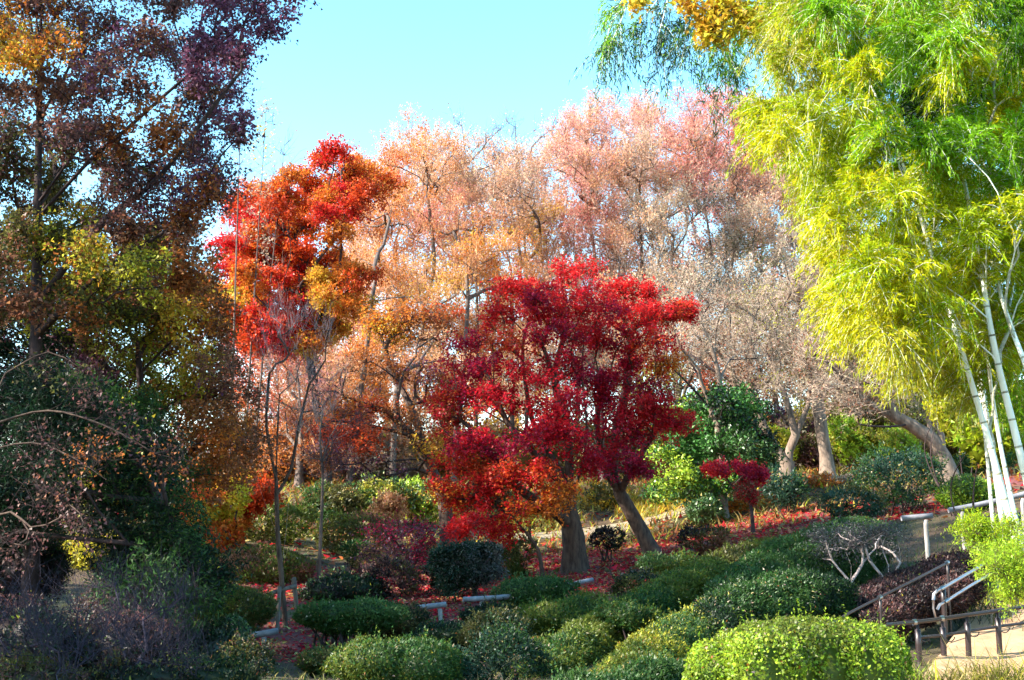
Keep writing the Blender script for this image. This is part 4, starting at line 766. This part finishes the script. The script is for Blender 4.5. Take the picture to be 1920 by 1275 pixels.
# gnarled bare shrubs by the stairs
G_ = [(x, y, 32, 16, 18.3 + random.uniform(-.5, .5), ('grey',)) for x, y in [(1545,1010),(1580,1000),(1615,1005),(1650,1000),(1680,1005),(1560,1035),(1600,1030),(1640,1025),(1530,1050),(1670,1035)]]
for bx, lb, sl_ in [(1590,'gnarled pale-stemmed bare shrub above the dark purple hedge',slice(0,10,2)),(1660,'second gnarled pale shrub nearer the log rail',slice(1,10,2))]:
    tree('gnarled_shrub', lb, 'shrub', [[(bx,1090,18.2),(bx+6,1060,18.2),(bx-4,1035,18.2)],[(bx,1090,18.2),(bx-30,1050,18.2),(bx-40,1020,18.2)],[(bx,1090,18.2),(bx+28,1055,18.2),(bx+24,1020,18.2)]], G_[sl_], .028, .003, nt_=14, k=5, tl=.2, nsub=3, nleaf=5, leaf=(.035,.022), bark=B_WHITE, fine=B_WHITE, twig=B_COOL, step=.12, tr=.002, wob=.2, wt=.2, flare=False, jit=.2)
# long azalea hedges running up the slope
HG = [
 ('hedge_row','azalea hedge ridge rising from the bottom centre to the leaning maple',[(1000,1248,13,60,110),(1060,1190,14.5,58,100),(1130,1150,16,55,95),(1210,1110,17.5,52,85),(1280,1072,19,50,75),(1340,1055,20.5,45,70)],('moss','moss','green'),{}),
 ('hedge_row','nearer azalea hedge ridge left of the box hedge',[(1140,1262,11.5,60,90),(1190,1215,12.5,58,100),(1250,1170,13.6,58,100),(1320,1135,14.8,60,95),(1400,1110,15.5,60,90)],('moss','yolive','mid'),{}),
 ('hedge_row','large dark green azalea bank rising to the right',[(1380,1075,17,70,120),(1440,1035,18,75,130),(1500,1005,19,78,130),(1560,985,20,70,120),(1620,972,21.5,60,80)],('green','mid','green'),{}),
 ('hedge_row','dark lower azalea bank behind the box hedge',[(1350,1110,14.5,70,120),(1430,1085,15,75,120),(1510,1070,15.5,70,110),(1560,1080,15.8,55,90)],('green','dgreen'),{}),
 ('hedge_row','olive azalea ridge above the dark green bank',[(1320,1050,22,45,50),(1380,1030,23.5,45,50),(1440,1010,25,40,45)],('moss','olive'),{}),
 ('hedge_row','low bright green azalea strip along the bottom edge',[(1080,1270,9.6,70,90),(1180,1252,9.8,75,90),(1280,1235,10,70,90)],('green','mid'),{}),
 ('hedge_row','dark purple-brown clipped hedge along the far side of the stairs',[(1590,1125,15.8,42,60),(1650,1095,16.6,42,60),(1710,1070,17.5,42,60),(1770,1045,18.5,42,60),(1830,1030,19.5,40,55)],('dpurp','dbrown','dpurp'),{}),
 ('hedge_row','dark purple-brown clipped hedge along the near side of the stairs',[(1650,1140,14.2,40,60),(1700,1115,14.8,40,60),(1750,1095,15.4,40,60),(1800,1075,16,40,60)],('dpurp','dbrown','dpurp'),{}),
]
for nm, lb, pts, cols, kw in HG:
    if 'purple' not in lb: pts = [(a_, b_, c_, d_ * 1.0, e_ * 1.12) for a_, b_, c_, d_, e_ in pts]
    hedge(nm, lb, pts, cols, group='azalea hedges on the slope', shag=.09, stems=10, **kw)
# clipped box hedge, bottom right
bl = []
for px, py, Y, r, h in [(1345,1205,9.3,52,160),(1390,1185,9.5,55,170),(1440,1168,9.7,60,180),(1500,1160,9.9,62,180),(1470,1175,9.0,66,180),(1560,1162,9.8,62,180),(1540,1175,9.1,66,180),(1620,1172,9.7,58,170),(1610,1180,9.1,60,170),(1655,1195,9.5,42,150),(1430,1190,8.8,66,170),(1330,1240,9.0,45,130)]:
    s = Y / FPX; top = P(px, py, Y); bl.append((top - np.array([0, 0, h * s / 2]), (r * s, r * s * 1.1, h * s / 2)))
shrub_from('box_hedge', 'large rounded yellow-green clipped box hedge at the bottom right', 'hedge', bl, ('box','lime','moss'), 9.3, sq=.58, L=.027, shag=.0, cover=2.4, quad=True, tips=90, aspect=.6, core=.88, stems=12)
# ================================================================== BAMBOO
BY, BG_, BD = ('bam','bamy','bam'), ('bamg','bam'), ('bamg','bamg','dgreen')
AB = [(1450,80,('bam','yolive')),(1450,180,BY),(1420,240,BY),(1500,250,('bamy','bam')),(1560,80,BY),(1620,60,('bam','bamg')),(1580,180,BY),(1650,200,BG_),(1700,170,BD),(1740,60,('bam','bamg')),(1820,40,BG_),(1880,30,BD),(1880,120,BG_),(1800,120,BY),(1760,250,BD),(1720,280,BD),(1840,250,BD),(1900,200,BY),(1560,320,('bamy','bam')),(1620,330,BY),
 (1700,350,BY),(1800,330,('bam',)),(1890,330,BG_),(1560,430,('bamy',)),(1640,450,('bamy','bam')),(1720,430,BY),(1820,430,('bam',)),(1900,430,BY),(1560,540,('bamy','yolive')),(1640,560,('bamy',)),(1730,560,('bamy','bam')),(1820,560,BY),(1900,550,BG_),(1700,650,('bamy','yolive')),(1800,700,('yolive','bam')),(1860,640,('bam','yolive')),(1850,800,('fern','bam')),(1900,720,('yolive','bamg'))]
polyB = [(1485,-60),(1450,60),(1450,140),(1430,200),(1440,260),(1500,290),(1520,370),(1550,400),(1545,470),(1560,500),(1550,560),(1570,590),(1600,630),(1680,640),(1700,700),(1760,680),(1800,720),(1960,760),(1960,-60)]
pb = fill([(x, min(y, 640)) for x, y in polyB], 200, 42, (12.6, 17.5), AB, .9, [], 41) + fill([(1560,560),(1960,560),(1960,780),(1800,730),(1700,700),(1640,640)], 34, 40, (15.6, 18.5), AB, .9, [], 42)
culms = [([(1920,1062,14),(1885,940,14),(1855,830,14),(1822,720,14),(1790,615,14),(1745,470,14.2),(1690,300,14.5),(1620,130,15),(1560,20,15.4)],.052,'white bamboo stem leaning left, lowest in front of the conifer sprays'),
 ([(1955,1010,13.5),(1925,900,13.5),(1898,790,13.5),(1873,690,13.5),(1855,600,13.5),(1835,480,13.7),(1800,300,14),(1760,120,14.4),(1730,-20,15)],.056,'thickest white bamboo stem at the right edge'),
 ([(1915,1020,15),(1893,920,15),(1875,830,15),(1860,740,15),(1848,660,15),(1800,500,15.2),(1700,350,15.6),(1600,260,16),(1500,240,16.4)],.036,'thin greenish bamboo stem between the two white ones'),
 ([(2010,1050,13),(1960,800,13),(1925,690,13),(1895,610,13.2),(1870,520,14),(1860,380,15),(1850,200,15.5),(1840,20,15.8)],.042,'pale bamboo stem entering from the right edge at mid height'),
 ([(2080,1000,14.4),(2030,700,14.4),(1960,450,14.4),(1905,350,14.4),(1850,255,14.4),(1800,165,14.4),(1765,90,14.4),(1740,0,14.6)],.036,'mottled green bamboo stem crossing the dark gap upper right'),
 ([(1860,960,19),(1845,800,19),(1830,700,19),(1790,560,18.5),(1700,430,18),(1600,380,17.5),(1540,420,17)],.034,'slim bamboo stem at the back of the clump'),
 ([(1980,900,16.5),(1940,700,16.5),(1900,500,16.5),(1800,200,16.5),(1640,20,16.5),(1500,-20,16.5),(1440,30,16.5)],.04,'bamboo stem arching over the top of the clump')]
cc_ = [(1640,330),(1800,480),(1500,220),(1880,300),(1800,120),(1600,520),(1480,60)]
lo = [p for p in pb if p[1] > 640]; hi = [p for p in pb if p[1] <= 640]
gs = split_pads(hi, cc_); gs[0] += lo[::3]; gs[1] += lo[1::3]; gs[5] += lo[2::3]
for (pth, R, lb), g in zip(culms, gs):
    pw = [P(*q) for q in pth]; pw[0][2] = min(pw[0][2], H(pw[0][0], pw[0][1])) if False else pw[0][2]
    gz = H(pw[0][0], pw[0][1])
    if pw[0][2] > gz: pw = [pw[0] + (pw[0] - pw[1]) * ((pw[0][2] - gz + .1) / max(.05, (pw[1] - pw[0])[2]))] + pw
    else: pw[0] = pw[0] + (pw[1] - pw[0]) * min(.9, (gz - .1 - pw[0][2]) / (pw[1] - pw[0])[2])
    root = tree('bamboo', lb, 'bamboo', [pw], g or [(1880,700,40,40,14,BY)], R * .55, .0035, 'bamboo clump at the right', nt_=8, k=5, mode='spray', spr=(.25, .5, 44), leaf=(.080,.0165), bark=M_RING, fine=M_CULM, twig=M_CULM, lm=M_BAM, step=.22, tr=.003, droop=.55, up=.2, ground=False, wt=.5, flare=False, maxlimb=2, jit=.18)
    root['label'] = lb
    cpts = spline(pw, .12); L_ = np.r_[0, np.cumsum(np.linalg.norm(np.diff(cpts, axis=0), axis=1))]
    for ch in [c for c in root.children if c.name.startswith('trunk')]: bpy.data.objects.remove(ch)
    rr = np.interp(L_ / L_[-1], [0, .5, 1], [R, R * .48, R * .10])
    part('culm', *TB().tube(cpts, rr, 14).out(), M_CULM, root, smooth=True)
    d = .25; i = 0
    while d < L_[-1] * .8:
        c = np.array([np.interp(d, L_, cpts[:, k_]) for k_ in range(3)]); c2 = np.array([np.interp(d + .02, L_, cpts[:, k_]) for k_ in range(3)]); r_ = np.interp(d, L_, rr)
        t_ = (c2 - c) / np.linalg.norm(c2 - c)
        part('node_ring', *TB().tube([c - t_ * .012, c - t_ * .005, c + t_ * .003, c + t_ * .010], [r_ * 1.01, r_ * 1.11, r_ * 1.09, r_ * 1.01], 14, cap=False).out(), M_RING, root, smooth=True)
        d += .24 + .10 * min(1, d / 4); i += 1
# blue-green hanging bamboo sprays and yellow maple branch, top centre right
BL = ('mid','bgreen','bamg')
pp_ = [(1150,70,24,34),(1190,60,24,36),(1225,80,20,36),(1180,20,30,26),(1240,30,30,30),(1280,60,20,40),(1290,100,16,24),(1330,90,28,26),(1360,110,26,26),(1380,140,24,22),(1130,95,14,18),(1400,80,30,30),(1350,60,30,30),(1200,-20,40,20),(1300,10,40,20),(1430,30,30,30)]
tree('bamboo', 'sparse blue-green bamboo drooping into the sky at top right of centre', 'bamboo', [[(1900,1130,19),(1860,850,19),(1800,500,19),(1700,200,19),(1580,0,19),(1450,-60,19),(1330,-50,19),(1220,-20,19),(1150,30,19)]],
  [(x, y, a, b, 19, BL, .55) for x, y, a, b in pp_], .045, .0035, 'bamboo clump at the right', nt_=6, k=4, mode='spray', spr=(.3, .7, 40), leaf=(.12,.02), bark=M_CULM, twig=M_CULM, lm=M_BAM, step=.25, tr=.003, droop=.9, ground=True, wt=.5, flare=False, maxlimb=2)
YG = ('gold','yellow','yellow')
tree('maple_tree', 'yellow-orange leaved tree reaching in at the top beside the bamboo', 'tree', [[(2300,1100,20),(2150,600,20),(1950,200,19),(1700,40,18),(1560,20,17.5),(1480,30,17.5),(1420,40,17.5),(1340,20,17.5)],[(1560,20,17.5),(1500,-30,17.5),(1400,-40,17.5),(1280,-30,17.5),(1200,-10,17.5)]],
  [(1325,40,22,18,17.5,YG),(1350,20,22,18,17.5,YG),(1380,25,20,18,17.5,YG),(1330,60,22,12,17.5,YG),(1345,75,16,9,17.5,YG),(1390,50,18,14,17.5,YG),(1420,55,16,12,17.5,YG,.7),(1280,5,16,10,17.5,YG,.7),(1195,5,16,9,17.5,YG,.7),(1360,-10,30,12,17.5,YG),(1660,10,24,14,17.5,('ored','orange'),.3),(1500,0,30,14,17.5,('tan',),.5),(1450,20,30,14,17.5,('brown','gold'),.5)],
  .10, .004, nt_=7, k=4, tl=.22, nsub=2, nleaf=10, leaf=(.085,.075), bark=B_PALE, fine=B_WHITE, twig=B_DARK, step=.3, tr=.004, wt=.3)
# lime bamboo grass and conifer sprays near the stems
shrub('bush', 'lime-green bamboo grass behind the white stems', 1790, 1910, 770, 880, 20, ('fern','bam','yolive'), shag=.3, L=.09, stems=5)
shrub('bush', 'yellow-green foliage right of the leaning bare trunk', 1735, 1840, 690, 830, 26, ('yolive','bamy','fern'), shag=.3, L=.09, stems=5)
CFp = [(1815,1000,18,7,13.6),(1840,1010,22,9,13.6),(1870,1025,26,14,13.5),(1895,1000,20,14,13.6),(1860,1050,28,16,13.3),(1900,1050,26,20,13.2),(1885,1085,26,18,13.1),(1915,1090,20,22,13),(1835,990,14,8,13.7),(1880,1060,30,18,13),(1930,1040,30,30,13),(1905,1115,20,14,13)]
tree('conifer_shrub', 'bright green feathery conifer shrub at the foot of the bamboo', 'shrub', [[(1945,1180,13.2),(1930,1110,13.2),(1905,1060,13.3),(1870,1030,13.5)]], [(*p, ('fern','bam','lime')) for p in CFp], .035, .0035, nt_=9, k=5, tl=.19, nsub=4, nleaf=34, leaf=(.038,.011), bark=B_MAPLE, step=.12, tr=.0025, up=.35, lm=M_BAM, flare=False)
# tufts
def tuft(px, py, Y, n, Lr, cols, lb, W=.014, spread=.12, lean=.6, arch=.5, nm='grass_tuft', dirb=None):
    c = P(px, py, Y); r_ = thing(nm, (c[0], c[1], H(c[0], c[1])), lb, 'grass'); blades(r_, 'blades', c, n, Lr, cols, W, spread, lean, arch, kind='stuff', dirb=dirb); return r_
tuft(1760,1005,20.5,160,(.25,.5),('green','bamg'),'dark green strappy plant by the log rail end', W=.03)
tuft(1765,1035,19.6,110,(.2,.35),('dgreen','green'),'smaller dark green strappy plant below the first one', W=.03)
tuft(1880,1118,17.6,600,(.15,.35),('bamy','yolive','bam'),'yellow sunlit grass on top of the sandy bank', spread=.35)
tuft(1800,1150,16.6,350,(.15,.35),('yolive','straw','lime'),'yellow-green grass behind the railing', spread=.28)
tuft(1900,1275,10.5,420,(.3,.6),('straw','olive','yolive'),'dry arching grass in the bottom right corner', W=.012, spread=.26, lean=.9, arch=.8)
tuft(1830,1290,10.8,220,(.2,.4),('straw','olive'),'dry grass left of the corner clump', W=.01, spread=.2, lean=.9, arch=.8)
tuft(1700,1270,11.2,160,(.15,.3),('lime','olive'),'short green weeds at the hedge end', spread=.16)
tuft(1720,1110,17,500,(.25,.5),('olive','dgreen'),'dark straggly grass between the dark hedges', spread=.5)
tuft(1800,1100,16.3,500,(.25,.5),('olive','grey','dgreen'),'dull straggly grass under the silver handrail', spread=.5)
tuft(1555,1262,8.5,26,(.25,.5),('straw',),'pale dry grass stems in front of the box hedge', spread=.07, W=.008, lean=.5)
tuft(965,1040,26.3,160,(.3,.55),('mid','olive'),'spiky green plant left of the thick trunk', W=.035, spread=.1)
tuft(1830,985,21,500,(.2,.45),('olive','straw','mid'),'dull grass under the right log rail', spread=.8)
tuft(760,1195,16.5,700,(.08,.2),('moss','olive','mid'),'low grass right of the vase shaped azalea', spread=.6, W=.012)

# ================================================================== FENCES AND RAILS
M_LOG = noisemat('weathered_log', (.13,.125,.14), (.27,.26,.29), 7, rough=.55, bump=.3)
M_POST = noisemat('weathered_post', (.22,.20,.19), (.40,.37,.36), 9, stretch=(1,1,.2), bump=.4)
def barrier(lb, rail, posts, R=.042):
    a_, b_ = P(*rail[0]), P(*rail[-1]); c = P(*posts[0]) if posts else a_
    r_ = thing('log_fence', (c[0], c[1], H(c[0], c[1])), lb, 'fence', 'low log fences along the path')
    pts = spline([P(*q) for q in rail], .15)
    part('rail', *TB().tube(pts, R, 12, lump=.02).out(), M_LOG, r_, smooth=True)
    for q in posts:
        t_ = P(*q); b2 = t_.copy(); b2[2] = H(t_[0], t_[1]) - .1; b2[0] += .02; t_[2] -= R * .8
        if t_[2] - b2[2] < .3: b2[2] = t_[2] - .45
        part('post', *TB().tube(spline([b2, t_], .1), R * .82, 12, lump=.02).out(), M_POST, r_, smooth=True)
barrier('low log fence beside the young staked tree', [(440,1197,17.2),(521,1183,17.2)], [(495,1190,17.2)])
barrier('low log fence behind the vase shaped azalea', [(700,1146,19.2),(760,1142,19.4),(836,1133,19.6)], [(825,1137,19.6),(716,1147,19.2)])
barrier('low log fence running behind the domed azalea', [(868,1124,20.3),(940,1120,20.5),(1000,1112,21.4)], [(903,1124,20.4),(990,1116,21.3)])
barrier('short log rail at the foot of the thick maple', [(1035,1104,22),(1111,1087,22.6)], [(1050,1102,22.1)])
barrier('long log fence behind the white bamboo stems', [(1778,957,22),(1850,943,22),(1925,925,22),(2000,905,22)], [(1803,955,22),(1916,930,22)], .046)
barrier('log fence end seen above the dark purple hedge', [(1690,972,21),(1748,967,21)], [(1735,970,21)], .046)
def metal(name, col, rough, met=1.0):
    m, t = nodes(name); b = t.nodes.new('ShaderNodeBsdfPrincipled'); b.inputs['Metallic'].default_value = met
    n = t.nodes.new('ShaderNodeTexNoise'); n.inputs['Scale'].default_value = 30; cr = t.nodes.new('ShaderNodeValToRGB')
    cr.color_ramp.elements[0].color = (*[c * .75 for c in col], 1); cr.color_ramp.elements[1].color = (*col, 1)
    o = t.nodes.new('ShaderNodeOutputMaterial'); b.inputs['Roughness'].default_value = rough
    t.links.new(n.outputs[0], cr.inputs[0]); t.links.new(cr.outputs[0], b.inputs['Base Color']); t.links.new(b.outputs[0], o.inputs[0]); return m
M_DARK = metal('brown_painted_metal', (.03,.018,.018), .4, .0); M_STEEL = metal('steel_tube', (.50,.47,.50), .35, .8); M_JOINT = metal('joint', (.6,.6,.62), .3, 1)
# dark railing above the sandy bank
Yr = lambda x: 12.9 + (x - 1720) / 200 * .9
def PR(x, y): return P(x, y, Yr(x))
c0 = PR(1767, 1262); rl = thing('railing', (c0[0], c0[1], H(c0[0], c0[1])), 'dark brown tube railing in front of the sandy bank', 'railing')
def tubep(nm, pts, R, mat, root, k=12, st=.12): return part(nm, *TB().tube(spline(pts, st), R, k).out(), mat, root, smooth=True)
tubep('top_rail', [PR(1660,1172), PR(1720,1166), PR(1767,1160), PR(1813,1153), PR(1870,1145), PR(1960,1132)], .021, M_DARK, rl)
tubep('mid_rail', [PR(1722,1195), PR(1767,1191), PR(1813,1184), PR(1870,1175), PR(1960,1163)], .016, M_DARK, rl)
for x, yt, yb in [(1722,1168,1265),(1769,1162,1272),(1815,1154,1258),(1872,1146,1228),(1935,1138,1215)]:
    b2, t2 = PR(x + 3, yb), PR(x - 2, yt); b2[2] = min(b2[2], H(b2[0], b2[1]) - .05)
    neck = t2 + (b2 - t2) * .13
    tubep('post_neck', [neck + (t2 - neck) * 0, t2], .014, M_DARK, rl, 8)
    po = tubep('post', [b2, neck], .030, M_DARK, rl)
    ring = [PR(x + 12 + 9 * cos(a), (1192 if x < 1800 else 1183 if x < 1840 else 1175) + 2 + 9 * sin(a)) for a in np.linspace(0, pi, 7)]
    tubep('bracket_loop', ring, .006, M_DARK, rl, 6, .02)
for x, y in [(1715,1167),(1766,1160)]:
    q = PR(x, y); tubep('joint', [q - [.02, 0, 0], q + [.02, 0, 0.003]], .031, M_JOINT, rl)
# stair handrails
def PH(x, y, Y): return P(x, y, Y)
c0 = PH(1767, 1165, 14.6); h1 = thing('handrail', (c0[0], c0[1], H(c0[0], c0[1])), 'silver two-bar handrail climbing beside the stairs into the conifer', 'handrail')
tubep('top_rail', [PH(1750,1125,14.5), PH(1751,1114,14.5), PH(1758,1107,14.5), PH(1767,1103,14.6), PH(1800,1084,15), PH(1862,1048,15.8), PH(1930,1008,16.6)], .019, M_STEEL, h1)
tubep('lower_rail', [PH(1757,1143,14.5), PH(1762,1134,14.5), PH(1776,1126,14.6), PH(1820,1098,15.2), PH(1880,1063,15.9), PH(1950,1022,16.7)], .017, M_STEEL, h1)
tubep('rail_end', [PH(1750,1125,14.5), PH(1750,1140,14.5), PH(1754,1158,14.5)], .012, M_STEEL, h1)
for x, y, Y in [(1768,1104,14.6),(1900,1028,16.2)]:
    t2 = PH(x, y, Y); b2 = t2.copy(); b2[2] = min(H(t2[0], t2[1]) - .05, t2[2] - .4); tubep('post', [b2, t2], .030, M_DARK, h1)
for x, y, Y in [(1767,1102,14.55),(1775,1126,14.55)]:
    q = PH(x, y, Y); tubep('joint', [q - [.02, 0, .01], q + [.02, 0, .01]], .026, M_JOINT, h1)
c0 = PH(1650, 1150, 14.2); h2 = thing('handrail', (c0[0], c0[1], H(c0[0], c0[1])), 'thin dark single-bar handrail between the purple hedges', 'handrail')
tubep('rail', [PH(1560,1170,13), PH(1592,1150,13.3), PH(1650,1120,13.8), PH(1715,1087,14.3), PH(1777,1055,14.9)], .015, M_DARK, h2)
for x, y, Y in [(1650,1120,13.8),(1776,1055,14.9)]:
    t2 = PH(x, y, Y); b2 = t2.copy(); b2[2] = min(H(t2[0], t2[1]) - .05, t2[2] - .5); tubep('post', [b2, t2], .014, M_DARK, h2)
    tubep('joint', [t2 - [.02, 0, .01], t2 + [.022, 0, .012]], .024, M_JOINT, h2)
# ================================================================== UNSEEN TREES ADDED OUTSIDE THE FRAME (placed and sized to shade the near slope)
for j, (x, y, h, r, lb) in enumerate([(-12,6,9,2.8,'unseen low broadleaf tree added for shade left of the frame, nearest of the row'),(-14.5,13.5,17,3.6,'unseen tall broadleaf tree added for shade beyond the left edge, second of the row'),(-14.5,18.5,19,4.0,'unseen tall broadleaf tree added for shade beyond the left edge, third of the row'),(-15.5,23.5,15.5,3.6,'unseen broadleaf tree added for shade beyond the left edge, last of the row')]):
    R_ = random.Random(j); g = H(x, y)
    pd = []
    for _ in range(46):
        a = R_.uniform(0, 2 * pi); f = R_.random() ** .5; z = R_.uniform(.32, 1) * h; rr = r * (1 - abs(z / h - .6) * .9) * f
        pd.append(('w', x + cos(a) * rr, y + sin(a) * rr, g + z, 1.0, 1.0, .8, ('olive','green','brown')))
    tree('broadleaf_tree', lb, 'tree', [[np.array([x, y, g]), np.array([x + .2, y, g + h * .4]), np.array([x, y + .2, g + h * .8])]], pd, .28, .012, 'unseen shade trees added left of the frame', nt_=6, k=4, tl=.6, nsub=1, nleaf=9, leaf=(.22,.18), bark=B_DARK, twig=B_DARK, step=.6, tr=.008, maxlimb=6)
tris = sum(sum(len(p.vertices) - 2 for p in o.data.polygons) if False else len(o.data.loops) - 2 * len(o.data.polygons) for o in bpy.data.objects if o.type == 'MESH')
print('TRIS', tris)
